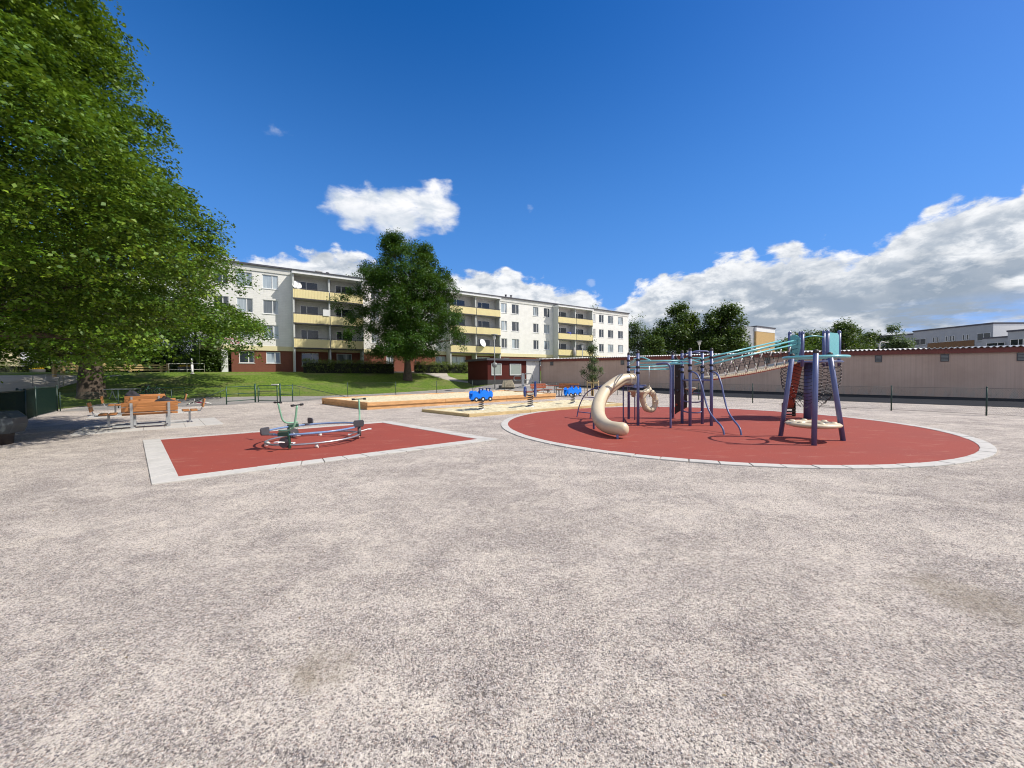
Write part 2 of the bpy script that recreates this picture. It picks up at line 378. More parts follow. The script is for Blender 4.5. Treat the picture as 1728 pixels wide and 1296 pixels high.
# loose pebbles close to the camera
def pebbles():
    N = 60000; y = 1.2 + 6.5 * rng.random(N) ** 1.35; x = (rng.random(N) * 2 - 1) * (y * 1.42 + .3)
    keep = np.array([mnoise.noise((a * .6, b * .6, 3)) + .5 * mnoise.noise((a * 2, b * 2, 9)) > -.12 + .35 * random.random() - .15 for a, b in zip(x, y)])
    keep &= (np.hypot(x - CC.x, y - CC.y) > RO + .05)
    sq = [p for p in ro]
    def inside(a, b):
        s = 0
        for i in range(4):
            p, q = sq[i], sq[(i + 1) % 4]; c = (q.x - p.x) * (b - p.y) - (q.y - p.y) * (a - p.x); s += 1 if c > 0 else -1
        return abs(s) == 4
    keep &= ~np.array([inside(a, b) for a, b in zip(x, y)])
    x = x[keep]; y = y[keep]; n = len(x)
    base = np.array([(1, 0, 0), (-.1, .9, 0), (-.9, -.1, 0), (.1, -1, 0), (.1, .05, .8), (0, 0, -.6)])
    fc = [(0, 1, 4), (1, 2, 4), (2, 3, 4), (3, 0, 4), (1, 0, 5), (2, 1, 5), (3, 2, 5), (0, 3, 5)]
    s = .002 + .0042 * rng.random(n) ** 2.5; ang = rng.random(n) * 6.28
    V = base[None] * s[:, None, None] * (1 + .35 * (rng.random((n, 6, 3)) - .5))
    c, sn = np.cos(ang)[:, None], np.sin(ang)[:, None]
    X = V[..., 0] * c - V[..., 1] * sn; Y = V[..., 0] * sn + V[..., 1] * c
    P = np.stack([X + x[:, None], Y + y[:, None], V[..., 2] * .8 + s[:, None] * .35], -1).reshape(-1, 3)
    Fc = (np.array(fc)[None] + (np.arange(n) * 6)[:, None, None]).reshape(-1, 3)
    me = bpy.data.meshes.new('loose_gravel'); me.vertices.add(len(P)); me.vertices.foreach_set('co', P.ravel())
    me.loops.add(len(Fc) * 3); me.loops.foreach_set('vertex_index', Fc.ravel().astype(np.int32)); me.polygons.add(len(Fc))
    me.polygons.foreach_set('loop_start', np.arange(0, len(Fc) * 3, 3, dtype=np.int32)); me.update(calc_edges=True)
    at = me.color_attributes.new('tint', 'FLOAT_COLOR', 'POINT'); tv = np.repeat(rng.random(n), 6)
    at.data.foreach_set('color', np.stack([tv, tv, tv, np.ones_like(tv)], -1).ravel())
    m, t, b = newmat('pebble'); a = t.new('ShaderNodeAttribute', attribute_name='tint')
    t.link(t.mix(a.outputs['Fac'], (.16, .15, .16), (.66, .61, .57)), b.inputs['Base Color']); b.inputs['Roughness'].default_value = .9
    me.materials.append(m); o = bpy.data.objects.new('loose_gravel', me); COL.objects.link(o)
    setp(o, 'loose small stones scattered over the foreground gravel', 'gravel', kind='stuff')
pebbles()
# ---------------------------------------------------------------- trees
def leaf_mat(name, lo, hi, trans=.35, tip=(.30, .36, .05)):
    m, t, b = newmat(name); a = t.new('ShaderNodeAttribute', attribute_name='tint')
    s = t.new('ShaderNodeSeparateColor'); t.link(a.outputs['Color'], s.inputs[0])
    c = t.mix(s.outputs[0], lo, hi); c = t.mix(t.math('MULTIPLY', s.outputs[1], .6), c, tip)
    t.link(c, b.inputs['Base Color']); b.inputs['Roughness'].default_value = .5; b.inputs['Specular IOR Level'].default_value = .35
    tr = t.new('ShaderNodeBsdfTranslucent'); c2 = t.mix(.5, c, (.20, .30, .02)); t.link(c2, tr.inputs[0])
    mx = t.new('ShaderNodeMixShader'); mx.inputs[0].default_value = trans; t.link(b.outputs[0], mx.inputs[1]); t.link(tr.outputs[0], mx.inputs[2])
    t.link(mx.outputs[0], t.n['Material Output'].inputs[0]); return m
M['linden'] = leaf_mat('linden_leaf', (.013, .050, .004), (.090, .19, .010), .24, (.30, .42, .03))
M['maple'] = leaf_mat('maple_leaf', (.012, .045, .004), (.045, .125, .009), .22, (.09, .17, .015))
M['far_leaf'] = leaf_mat('far_leaf', (.022, .055, .009), (.058, .105, .016), .25, (.13, .18, .04))
M['birch'] = leaf_mat('birch_leaf', (.06, .10, .045), (.11, .17, .07), .3, (.14, .19, .08))
M['hedge'] = leaf_mat('hedge_leaf', (.07, .11, .022), (.17, .22, .045), .3, (.22, .24, .06))
M['bush'] = leaf_mat('dark_bush_leaf', (.02, .045, .012), (.05, .085, .02), .2, (.08, .12, .03))
def leaf_mesh(name, C, O, n_per, rad, flat, size, m, parent, droop=.25, aspect=.72, seed=1, tips=.35, off=None, world=True):
    g = np.random.default_rng(seed); C = np.asarray(C, float); O = np.asarray(O, float); N = len(C)
    rad = np.broadcast_to(rad, (N,)); n = N * n_per; ci = np.repeat(np.arange(N), n_per)
    ang = g.random(n) * 2 * np.pi; rr = np.sqrt(g.random(n)) * rad[ci]
    P = C[ci].copy(); P[:, 0] += np.cos(ang) * rr; P[:, 1] += np.sin(ang) * rr
    P[:, 2] += g.normal(0, 1, n) * flat * rad[ci] - droop * rr ** 2 / rad[ci] * 1.2
    P += g.normal(0, .05, (n, 3)) * rad[ci][:, None]
    nr = g.normal(0, .55, (n, 3)); nr[:, 2] += .85; nr += O[ci] * .55; nr /= np.linalg.norm(nr, axis=1)[:, None]
    t = g.normal(0, 1, (n, 3)); t -= nr * (t * nr).sum(1)[:, None]; t /= np.linalg.norm(t, axis=1)[:, None]
    w = np.cross(nr, t); s = size * (.6 + .8 * g.random(n))
    s = s[:, None]; fold = nr * s * .16
    V = np.stack([P - t * s * .5, P + w * s * aspect * .5 + fold, P + t * s * .55, P - w * s * aspect * .5 + fold], 1).reshape(-1, 3)
    if world and parent is not None: V -= np.array(root_loc(parent))
    me = bpy.data.meshes.new(name); me.vertices.add(n * 4); me.vertices.foreach_set('co', V.ravel())
    me.loops.add(n * 4); me.loops.foreach_set('vertex_index', np.arange(n * 4, dtype=np.int32)); me.polygons.add(n)
    me.polygons.foreach_set('loop_start', np.arange(0, n * 4, 4, dtype=np.int32)); me.update(calc_edges=True)
    at = me.color_attributes.new('tint', 'FLOAT_COLOR', 'POINT')
    base = (g.random(N)[ci] * .6 + g.random(n) * .4); tip = np.clip((rr / rad[ci]) ** 2 * tips * 2 * g.random(N)[ci] * g.random(n) * 2, 0, 1)
    a = np.stack([np.repeat(base, 4), np.repeat(tip, 4), np.zeros(n * 4), np.ones(n * 4)], -1); at.data.foreach_set('color', a.ravel())
    me.materials.append(m); o = bpy.data.objects.new(name, me); COL.objects.link(o)
    if parent is not None: o.parent = parent
    return o
def crown_clusters(base, prof, nclu, seed, lob=.22, shell=.42, lf=.35, sub=10, mr=None, inner=.22):
    """limb-tip masses spread over the envelope (list of z, radius), each made of several leaf sprays, plus loose inner foliage"""
    g = random.Random(seed); nprg = np.random.default_rng(seed); zs = [p[0] for p in prof]; rs = [p[1] for p in prof]
    Z = np.linspace(zs[0], zs[-1], 60); Rr = np.interp(Z, zs, rs); w = Rr ** 1.25 + .05; w /= w.sum(); C, O = [], []; sx = seed * 7.3
    rmax = max(rs); mr = mr or rmax * .2; nm_ = max(8, int(nclu * (1 - inner) / sub)); H = zs[-1] - zs[0]
    for z in nprg.choice(Z, nm_, p=w) + nprg.random(nm_) * (Z[1] - Z[0]):
        th = g.random() * 2 * math.pi; r = float(np.interp(z, zs, rs)); ct, st_ = math.cos(th), math.sin(th)
        k = 1 + lob * 1.6 * mnoise.noise((ct * r * lf + sx, st_ * r * lf, z * lf)) + g.uniform(-.6, .5) * lob
        rr = max(0, r * k * (.55 + .45 * g.random() ** shell) - mr * .5); s_ = mr * g.uniform(.6, 1.25) * (.55 + .45 * r / rmax)
        c = Vector((base[0] + ct * rr, base[1] + st_ * rr, base[2] + z))
        o = Vector((ct, st_, .15 + .9 * (z - zs[0]) / H)).normalized()
        for q in range(sub):
            d = Vector((g.gauss(0, 1), g.gauss(0, 1), g.gauss(.3, .8))).normalized(); d = (d + o * .5).normalized()
            p = c + Vector((d.x, d.y, d.z * .8)) * s_ * g.uniform(.72, 1.0); C.append(tuple(p)); O.append(tuple((d * .8 + Vector((0, 0, .3))).normalized()))
    for z in nprg.choice(Z, int(nclu * inner), p=w):
        th = g.random() * 2 * math.pi; r = float(np.interp(z, zs, rs)) * .72 * g.random() ** .5
        C.append((base[0] + math.cos(th) * r, base[1] + math.sin(th) * r, base[2] + z)); O.append((math.cos(th) * .3, math.sin(th) * .3, .9))
    return C, O
def trunk_mesh(base, h, r, limbs, parent, seed=1, m=None, ends=None, fork=.35, root=.5):
    g = random.Random(seed); mb = MB(); b = Vector(base)
    pts = [b + Vector((0, 0, -.3))]; rs = [r * (1.5 + root)]
    for k in range(1, 9):
        z = h * k / 8; pts.append(b + Vector((g.gauss(0, r * .18) * k / 4, g.gauss(0, r * .18) * k / 4, z)))
        rs.append(r * (1.12 if k == 1 else 1) * (1 - .80 * (k / 8) ** 1.1))
    pts.insert(1, b + Vector((0, 0, .12))); rs.insert(1, r * (1.15 + root * .6))
    mb.tube(pts, rs, 14)
    if ends:
        for e in (g.sample(ends, min(limbs, len(ends)))):
            e = Vector(e); z0 = min(h * .9, max(h * fork * .6, (e.z - b.z) * g.uniform(.35, .7)))
            k = z0 / h; s = b + Vector((0, 0, z0)); d = e - s
            mid = s + d * .5 + Vector((g.gauss(0, .25), g.gauss(0, .25), d.length * .07))
            r0 = r * .40 * (1 - .75 * k) + .015
            mb.tube(spline([s, mid, e], 5), [r0 * (1 - .85 * i / 10) for i in range(11)], 6, cap=False)
    return mb.build('trunk', m or M['bark'], parent, world=True)
def tree(name, label, cat, base, prof, ncl, nper, crad, size, leafm, seed, trunk=(4, .3), flat=.3, group=None, limbs=26, lob=.22, shell=.42, lf=.35, droop=.25, tips=.35, bark=None, fork=.35, root=.5, sub=9, mr=None, inner=.22):
    base = Vector(base); t = thing(name, label, cat, base, 0, group)
    C, O = crown_clusters(base, prof, ncl, seed, lob, shell, lf, sub, mr, inner)
    g = np.random.default_rng(seed + 5)
    leaf_mesh('crown', C, O, nper, crad * (.65 + .7 * g.random(len(C))), flat, size, leafm, t, droop, seed=seed, tips=tips)
    trunk_mesh(base, trunk[0], trunk[1], limbs, t, seed, bark, ends=C, fork=fork, root=root)
    return t
# near linden, trunk just outside the frame on the left
tree('linden_tree', 'tall leafy linden filling the upper left corner with layered bright green leaves', 'tree', (-14.6, 9.8, 0),
     [(2.3, 2.8), (2.7, 3.8), (3.2, 4.3), (4.2, 4.8), (5.6, 6.0), (6.8, 5.8), (7.9, 4.8), (9.2, 4.2), (11.5, 3.7), (13.5, 3.2), (15.2, 2.5), (16.9, 1.0)],
     6000, 62, .42, .092, M['linden'], 3, sub=26, mr=1.55, inner=.22, trunk=(13, .42), flat=.13, limbs=22, lob=.16, shell=.36, lf=.5, droop=.42, tips=.5)
pA = GT(155, 670)
tree('linden_tree', 'thick trunked linden standing on the grass behind the picnic tables', 'tree', pA,
     [(2.9, 6.0), (3.6, 8.0), (5, 9.3), (7.5, 9.2), (10, 7.6), (12, 5.5), (14, 3.0), (15, .6)],
     1700, 60, .75, .17, M['linden'], 11, sub=22, mr=2.0, trunk=(10, .62), flat=.2, limbs=40, lob=.2, shell=.4, lf=.3, droop=.3, tips=.4, root=.0)
pC = GT(688, 641)
tree('maple_tree', 'dark green round crowned tree standing alone on the lawn', 'tree', pC,
     [(2.7, 3.2), (3.3, 4.7), (4.4, 5.4), (6.2, 5.6), (8.3, 5.4), (10.2, 4.9), (11.8, 4.4), (13.2, 3.8), (14.5, 3.0), (15.3, 2.2)],
     3000, 52, .50, .15, M['maple'], 21, sub=15, mr=1.3, inner=.22, trunk=(11, .36), flat=.42, limbs=46, lob=.27, shell=.40, lf=.42, droop=.1, tips=.2)
def at_tree(u, dep, vtop, halfw, name, label, leafm, seed, ncl, nper, crad, size, trunk_frac=.12, group=None, flat=.4, shape='round', zb=None):
    b = GD(u, dep); top = D(u, vtop, dep).z; H = top - b.z; r = halfw / FPX * dep
    if shape == 'round': pr = [(.10, .55), (.2, .85), (.35, 1), (.55, .98), (.72, .82), (.86, .58), (.95, .32), (1, .08)]
    elif shape == 'tall': pr = [(.12, .5), (.3, .9), (.5, 1), (.7, .75), (.85, .45), (1, .06)]
    else: pr = [(0.02, .8), (.3, 1), (.6, .95), (.85, .6), (1, .1)]
    return tree(name, label, 'tree' if shape != 'bush' else 'bush', b, [(a * H, c * r) for a, c in pr], ncl, nper, crad, size, leafm, seed,
                trunk=(H * .75, max(.06, H * .022)), flat=flat, limbs=14, group=group, lob=.22, lf=2.2 / r, droop=.1)
at_tree(1148, 88, 520, 40, 'broadleaf_tree', 'left one of two big round trees behind the garages, right of the white block', M['far_leaf'], 31, 420, 60, 1.5, .42)
at_tree(1216, 84, 519, 45, 'broadleaf_tree', 'right one of two big round trees behind the garages, beside the yellow brick block', M['far_leaf'], 32, 480, 60, 1.5, .42)
at_tree(1077, 92, 533, 22, 'birch_tree', 'grey green feathery tree next to the end of the white apartment block', M['birch'], 33, 260, 55, 1.4, .34, shape='tall')
at_tree(1100, 80, 566, 18, 'shrub', 'low bright green shrub below the birch behind the garage roof', M['far_leaf'], 34, 120, 50, 1.1, .35, shape='bush')
at_tree(1424, 70, 541, 34, 'broadleaf_tree', 'loose crowned tree behind the climbing tower top', M['far_leaf'], 35, 260, 55, 1.1, .30, shape='tall')
at_tree(1458, 74, 556, 26, 'broadleaf_tree', 'lower bushy tree just right of the tree behind the tower', M['far_leaf'], 36, 180, 55, 1.1, .32)
at_tree(1512, 72, 548, 24, 'broadleaf_tree', 'slim tree in front of the long grey low rise', M['birch'], 37, 190, 55, 1.0, .28, shape='tall')
at_tree(1352, 120, 566, 42, 'broadleaf_tree', 'sunlit green tree seen between the tower posts', M['linden'], 38, 220, 50, 1.9, .5, shape='bush')
at_tree(597, 62, 452, 17, 'broadleaf_tree', 'treetop showing over the roof left of the lawn tree', M['birch'], 39, 150, 50, 1.0, .26, shape='tall')
at_tree(934, 88, 506, 8, 'broadleaf_tree', 'small treetop showing over the middle of the long roof', M['far_leaf'], 40, 90, 40, 1.1, .3, shape='tall')
at_tree(1004, 96, 515, 9, 'broadleaf_tree', 'small treetop showing over the right part of the long roof', M['far_leaf'], 41, 90, 40, 1.1, .3, shape='tall')
for i, (u, dep, vt, hw, sh, lb) in enumerate([(205, 44, 520, 50, 'round', 'shaded tree behind the timber rails beside the thick trunk'),
        (268, 50, 525, 46, 'round', 'shaded tree behind the yellow flower tub'), (330, 52, 500, 42, 'round', 'leafy tree against the left end of the apartment block'),
        (348, 48, 575, 30, 'bush', 'dark bush beside the apartment block entrance'), (225, 47, 590, 36, 'bush', 'dark bush behind the timber rails'),
        (290, 49, 592, 36, 'bush', 'dark bush behind the flower tub'), (120, 52, 575, 45, 'bush', 'dark bush behind the thick trunk'), (364, 40.5, 552, 13, 'round', 'small leafy tree just left of the red lettering')]):
    at_tree(u, dep, vt, hw, 'bush' if sh == 'bush' else 'broadleaf_tree', lb, M['bush'] if i != 2 and i != 7 else M['far_leaf'], 60 + i, 260, 50, .9, .2, shape=sh)
# dry leaves and husks blown over the gravel
C = []
for k in range(60):
    y_ = 1.6 + 14 * rng.random() ** 1.6; x_ = (rng.random() * 2 - 1) * y_ * 1.35; C.append((x_, y_, .012))
M['dry_leaf'] = leaf_mat('dry_leaf', (.10, .06, .03), (.30, .21, .10), .1, (.45, .36, .2))
fl = leaf_mesh('fallen_leaves', C, [(0, 0, 1)] * 60, 2, .30, .004, .019, M['dry_leaf'], None, 0, seed=4); setp(fl, 'dry husks and leaf scraps scattered over the gravel', 'leaf litter', kind='stuff')
# hedges
def hedge(pts, h, w, label, seed, group='hedges in front of the apartment block'):
    a, b = Vector(pts[0]), Vector(pts[1]); t = thing('hedge', label, 'hedge', a, 0, group); g = random.Random(seed)
    d = (b - a); L = d.length; C, O = [], []; sd = Vector((d.y, -d.x, 0)).normalized()
    mb = MB()
    a2 = a + Vector((0, 0, -.2)); b2 = b + Vector((0, 0, -.2))
    for k in range(int(L * 60)):
        s = g.random(); p = a.lerp(b, s); ww = g.uniform(-.5, .5) * w; hz = g.random() ** .5 * h * (1 + .05 * mnoise.noise((s * L, seed, 0)))
        q = p + sd * ww + Vector((0, 0, hz)); q.z = terrain(q.x, q.y) + hz - .08
        C.append(tuple(q)); O.append(tuple((sd * (1 if ww > 0 else -1) * .7 + Vector((0, 0, .7))).normalized()))
    leaf_mesh('foliage', C, O, 26, .2, .45, .085, M['hedge'], t, .05, seed=seed, tips=.5)
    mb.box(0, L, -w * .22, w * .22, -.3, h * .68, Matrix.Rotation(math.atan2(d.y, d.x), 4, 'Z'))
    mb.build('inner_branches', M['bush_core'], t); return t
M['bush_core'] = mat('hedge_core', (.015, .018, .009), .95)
def hpt(u, v, dz=0): p = GT(u, v); return p
h1a, h1b = hpt(512, 629), hpt(664, 630.2)
hedge((h1a, h1b), 1.5, 1.2, 'clipped hedge before the left balconies, left of the lawn tree', 5)
hedge((hpt(700, 629.2), hpt(822, 630.0)), 1.45, 1.2, 'clipped hedge before the middle balconies, right of the lawn tree', 6)
hl = GD(-30, 47), GD(104, 52)
hedge(hl, 1.7, 1.5, 'broad hedge at the far left behind the flower tub on the forecourt', 7, None)
# ---------------------------------------------------------------- main apartment block
def wall_mat(name, col, course=.0, var=.05, scale=1.2, dirt=.1, lines=None):
    m, t, b = newmat(name); v = t.obj()
    c = t.mix(t.mr(t.noise(v, scale, 5), .3, .7), tuple(x * (1 - var) for x in col), tuple(min(1, x * (1 + var)) for x in col))
    if lines:      # panel joints
        br = t.new('ShaderNodeTexBrick'); br.offset = lines[2]; br.inputs['Scale'].default_value = 1; br.inputs['Mortar Size'].default_value = lines[3]
        br.inputs['Brick Width'].default_value = lines[0]; br.inputs['Row Height'].default_value = lines[1]; br.inputs['Mortar Smooth'].default_value = .3
        s = t.new('ShaderNodeSeparateXYZ'); t.link(v, s.inputs[0]); cb = t.new('ShaderNodeCombineXYZ')
        t.link(t.math('ADD', s.outputs[0], s.outputs[1]), cb.inputs[0]); t.link(s.outputs[2], cb.inputs[1]); t.link(cb.outputs[0], br.inputs[0])
        c = t.mix(t.math('MULTIPLY', br.outputs['Fac'], lines[4]), c, tuple(x * lines[5] for x in col))
        br.inputs['Color1'].default_value = (.3, .3, .3, 1); br.inputs['Color2'].default_value = (.7, .7, .7, 1)
        c = t.mix(lines[6], c, t.mix(br.outputs['Color'], tuple(x * .6 for x in col), tuple(min(1, x * 1.35) for x in col)))
        t.link(t.bump(t.math('SUBTRACT', 1, br.outputs['Fac']), .5, .01), b.inputs['Normal'])
    d = t.mr(t.noise(t.mapping(v, (1, 1, .12)), 1.6, 6, .65), .5, .85, 0, dirt)
    c = t.mix(d, c, tuple(x * .5 for x in col))
    t.link(c, b.inputs['Base Color']); b.inputs['Roughness'].default_value = .85; b.inputs['Specular IOR Level'].default_value = .25
    return m
M['white_wall'] = wall_mat('cream_white_brick', (.80, .785, .73), lines=(.6, .19, .5, .012, .35, .8, .10))
M['gable_white'] = wall_mat('white_render', (.66, .65, .60))
M['red_brick'] = wall_mat('red_brown_brick', (.20, .075, .05), lines=(.26, .08, .5, .012, .6, 1.6, .35), dirt=.3)
M['balcony_yellow'] = mat('balcony_yellow', (.86, .74, .39), .5, var=.04, dirt=.12)
M['pale_yellow'] = mat('pale_yellow_band', (.72, .64, .38), .6, var=.04)
M['inner_grey'] = mat('balcony_inner_wall', (.62, .62, .58), .8)
M['light_grey_side'] = mat('pale_grey_render', (.58, .59, .56), .8, var=.05)
M['dark_metal'] = mat('dark_balcony_rail', (.06, .055, .065), .5)
def pane_mat():
    m, t, b = newmat('window_pane'); oi = t.new('ShaderNodeObjectInfo'); v = t.obj()
    s = t.new('ShaderNodeSeparateXYZ'); t.link(v, s.inputs[0])
    cur = t.mr(t.noise(t.mapping(v, (9, 9, .3)), 1.0, 3, .5), .3, .7, .55, 1)
    cu = t.mix(cur, (.17, .21, .25), (.46, .52, .55))
    open_ = t.math('GREATER_THAN', oi.outputs['Random'], .42)
    f = t.math('MULTIPLY', open_, t.mr(t.noise(t.mapping(v, (1.1, 1.1, .2)), 1.0, 1), .42, .52, .25, 1))
    c = t.mix(f, (.028, .036, .048), cu)
    t.link(c, b.inputs['Base Color']); b.inputs['Roughness'].default_value = .06; b.inputs['Specular IOR Level'].default_value = .8
    b.inputs['Coat Weight'].default_value = .5; b.inputs['Coat Roughness'].default_value = .03
    t.link(t.bump(t.noise(v, .9, 2), .06, .1), b.inputs['Normal']); return m
M['pane'] = pane_mat()
M['dark_pane'] = mat('dark_glazing', (.02, .025, .03), .08, var=.3, scale=1.5, spec=.8)
F0 = Vector((-24.6, 42.8, 0)); FD = Vector((.824, .566, 0)).normalized(); FNv = Vector((.566, -.824, 0)).normalized()
BANG = math.atan2(FD.y, FD.x); W0 = F0 - FNv * 1.4
def s_at(px, yl=0.0):     # coordinate along the facade of picture column px at plane local y=yl
    d = ray(px, 590); o = W0 - FNv * yl; k = d.x / d.y
    return (k * o.y - o.x) / (FD.x - k * FD.y)
ab = thing('apartment_building', 'long four storey white apartment block with yellow balconies and brick ground floor', 'building', (W0.x, W0.y, 0), BANG)
def holed_wall(x0, x1, z0, z1, holes, name, m, depth=.14, y=0.0):
    mb = MB(); xs = sorted({x0, x1, *[h[0] for h in holes], *[h[1] for h in holes]}); zs = sorted({z0, z1, *[h[2] for h in holes], *[h[3] for h in holes]})
    for i in range(len(xs) - 1):
        for j in range(len(zs) - 1):
            cx = (xs[i] + xs[i + 1]) / 2; cz = (zs[j] + zs[j + 1]) / 2
            if any(h[0] < cx < h[1] and h[2] < cz < h[3] for h in holes): continue
            mb.add([(xs[i], y, zs[j]), (xs[i + 1], y, zs[j]), (xs[i + 1], y, zs[j + 1]), (xs[i], y, zs[j + 1])], [(0, 1, 2, 3)])
    for a, b_, c, d in holes:
        e = y + depth
        mb.add([(a, y, c), (b_, y, c), (b_, y, d), (a, y, d), (a, e, c), (b_, e, c), (b_, e, d), (a, e, d)], [(0, 4, 5, 1), (1, 5, 6, 2), (2, 6, 7, 3), (3, 7, 4, 0)])
    return mb.build(name, m, ab)
def window(a, b_, c, d, y=0.0, parent=None, proud=.0, split=.62, panem=None, fm=None):
    f = MB(); y0 = y + .05 - proud; y1 = y + .13; w = .07
    f.box(a, b_, y0, y1, c, c + w); f.box(a, b_, y0, y1, d - w, d); f.box(a, a + w, y0, y1, c + w, d - w); f.box(b_ - w, b_, y0, y1, c + w, d - w)
    if split: xm = a + (b_ - a) * split; f.box(xm - .04, xm + .04, y0 + .01, y1, c + w, d - w)
    f.box(a - .06, b_ + .06, y - .05, y + .05, c - .05, c - .003)
    fr = f.build('window', fm or M['white_paint'], parent or ab)
    p = MB(); p.box(a + w * .6, b_ - w * .6, y + .095, y + .105, c + w * .6, d - w * .6)
    # panes are offset so that the object coordinates differ for each window
    o = p.build('pane', panem or M['pane'], fr); return fr
L3, L2, L1 = 4.95, 7.75, 10.55; TOP = 13.35; BASE = 1.3
SL, SR = s_at(336), s_at(1060.5)
cols = [(s_at(362), s_at(388)), (s_at(401), s_at(428.5)), (s_at(445), s_at(472)), (s_at(627), s_at(641)), (s_at(660), s_at(673)), (s_at(722), s_at(734)),
        (s_at(846), s_at(856)), (s_at(864), s_at(876)), (s_at(900), s_at(909)), (s_at(918), s_at(928)), (s_at(1001.5), s_at(1005)), (s_at(1011), s_at(1019)), (s_at(1026), s_at(1035)), (s_at(1043), s_at(1051.5))]
blocks_ = [(s_at(496, -1.4), s_at(614, -1.4)), (s_at(760, -1.4), s_at(845, -1.4)), (s_at(942, -1.4), s_at(1000.5, -1.4))]
def inblk(a, b_): return any(a < q and b_ > p for p, q in blocks_)
holes = []
for a, b_ in cols:
    if inblk(a, b_): continue
    for L in (L3, L2, L1): holes.append((a, b_, L + 1.0, L + 2.55))
holed_wall(SL, SR, L3 + .18, TOP, holes, 'upper_wall', M['white_wall'])
for h in holes: window(*h)
gh = [(s_at(403), s_at(429), 3.22, 4.5), (s_at(449), s_at(473), 3.22, 4.5), (s_at(652), s_at(664), 3.0, 4.4), (s_at(735), s_at(752), 3.0, 4.4), (s_at(850), s_at(860), 3.2, 4.4), (s_at(905), s_at(915), 3.2, 4.4)]
SB = s_at(390)
for p, q in blocks_:
    for k in (0, 1):
        w = (q - p) / 2; gh.append((p + w * k + .9, p + w * k + w - 1.1, 2.95, 4.45))
holed_wall(SB, SR, BASE, 4.62, gh, 'ground_floor_wall', M['red_brick'], y=.06)
for h in gh: window(*h, y=.06)
mb = MB(); mb.box(SL, SR, -.05, .12, 4.62, L3 + .18); mb.build('yellow_band', M['pale_yellow'], ab)
mb = MB(); mb.box(SL, SR, -.08, .1, TOP, 13.93); mb.build('fascia', M['gable_white'], ab)
mb = MB(); mb.box(SL - .15, SR + .15, -.25, 11.4, 13.93, 14.1); mb.box(SL + .3, SR - .3, 1.5, 9.5, 14.1, 14.22); mb.build('roof', M['roofing'], ab)
for s_, h in ((s_at(560), .55), (s_at(866), .8), (s_at(875), .8), (s_at(470), .4), (s_at(792), .3)):
    mb = MB(); mb.cyl((s_, 2, 14.1), (s_, 2, 14.1 + h), .14, 10); mb.lathe([(.2, 0), (.2, .08), (0, .14)], (s_, 2, 14.1 + h), 10); mb.build('roof_vent', M['dark_metal'], ab)
mb = MB(); mb.box(s_at(541), s_at(550), 2.2, 3.2, 14.1, 14.75); mb.box(s_at(541) - .1, s_at(550) + .1, 2.1, 3.3, 14.75, 14.85); mb.build('chimney', M['gable_white'], ab)
mb = MB(); mb.box(SL, SL + .02, .02, 11, 1, TOP); mb.box(SR - .25, SR - .01, .02, 11, BASE, 13.93); mb.box(SL + .02, SR - .25, 10.8, 11, 1, 13.93); mb.build('rear_walls', M['gable_white'], ab)
mb = MB(); mb.box(SL + .02, SB - .02, 2.6, 2.8, 1, 4.6); mb.box(SB, SB + .15, .1, 2.8, 1, 4.6); mb.build('entrance_wall', M['dark_metal'], ab)
mb = MB(); mb.box(s_at(373, -.2), s_at(384, -.2), -.25, .25, 1.6, 4.6); mb.build('pillar', M['white_paint'], ab)
mb = MB(); mb.box(s_at(341), s_at(352), 1.6, 2.2, 1.6, 4.2); mb.build('entrance_screen', mat('blue_grey_panel', (.10, .13, .16), .6), ab)
for p, q in blocks_:
    mid = (p + q) / 2
    for e in (p, q - .16): sw = MB(); sw.box(e, e + .16, -1.4, -.002, 1.5, 13.3); sw.build('balcony_side_wall', M['light_grey_side'], ab)
    dv = MB(); dv.box(mid - .08, mid + .08, -1.3, -.002, 2.0, 13.2); dv.build('balcony_divider', M['light_grey_side'], ab)
    rf = MB(); rf.box(p - .05, q + .05, -1.62, -.09, 13.3, 13.62); rf.build('balcony_roof', M['white_paint'], ab)
    rf = MB(); rf.box(p - .1, q + .1, -1.70, -.26, 13.623, 13.70); rf.build('balcony_roof_edge', M['roofing'], ab)
    for L in (L3, L2, L1):
        sl = MB(); sl.box(p + .17, q - .17, -1.38, -.06, L - .06, L + .12); sl.build('balcony_floor', M['concrete'], ab)
        bw = MB(); bw.box(p + .17, q - .17, -.052, -.012, L + .13, L + 2.6); bw.build('balcony_back_wall', M['inner_grey'], ab)
        for k, (a, b_) in enumerate(((p + .02, mid - .05), (mid + .05, q - .02))):
            pn = MB(); x = a; n = int((b_ - a) / .15); st = (b_ - a) / n
            pn.box(a, b_, -1.455, -1.43, L + .05, L + 1.02)
            for i in range(n): pn.box(a + st * i + .012, a + st * (i + .68), -1.478, -1.456, L + .05, L + 1.02)
            bp = pn.build('balcony_panel', M['balcony_yellow'], ab)
            rl = MB(); rl.box(a, b_, -1.475, -1.42, L + 1.10, L + 1.16); rl.box(a - .02, b_ + .02, -1.48, -1.40, L - .07, L + .045)
            for i in range(5): xx = a + .05 + (b_ - a - .1) * i / 4; rl.box(xx - .02, xx + .02, -1.44, -1.41, L + 1.0, L + 1.10)
            rl.build('rail', M['dark_metal'], bp)
            # glazed door and window behind the balcony
            w = b_ - a; window(a + w * .22, a + w * .74, L + .85, L + 2.25, y=-.15, split=.35, panem=M['dark_pane'] if (k + int(L)) % 3 else M['pane'])
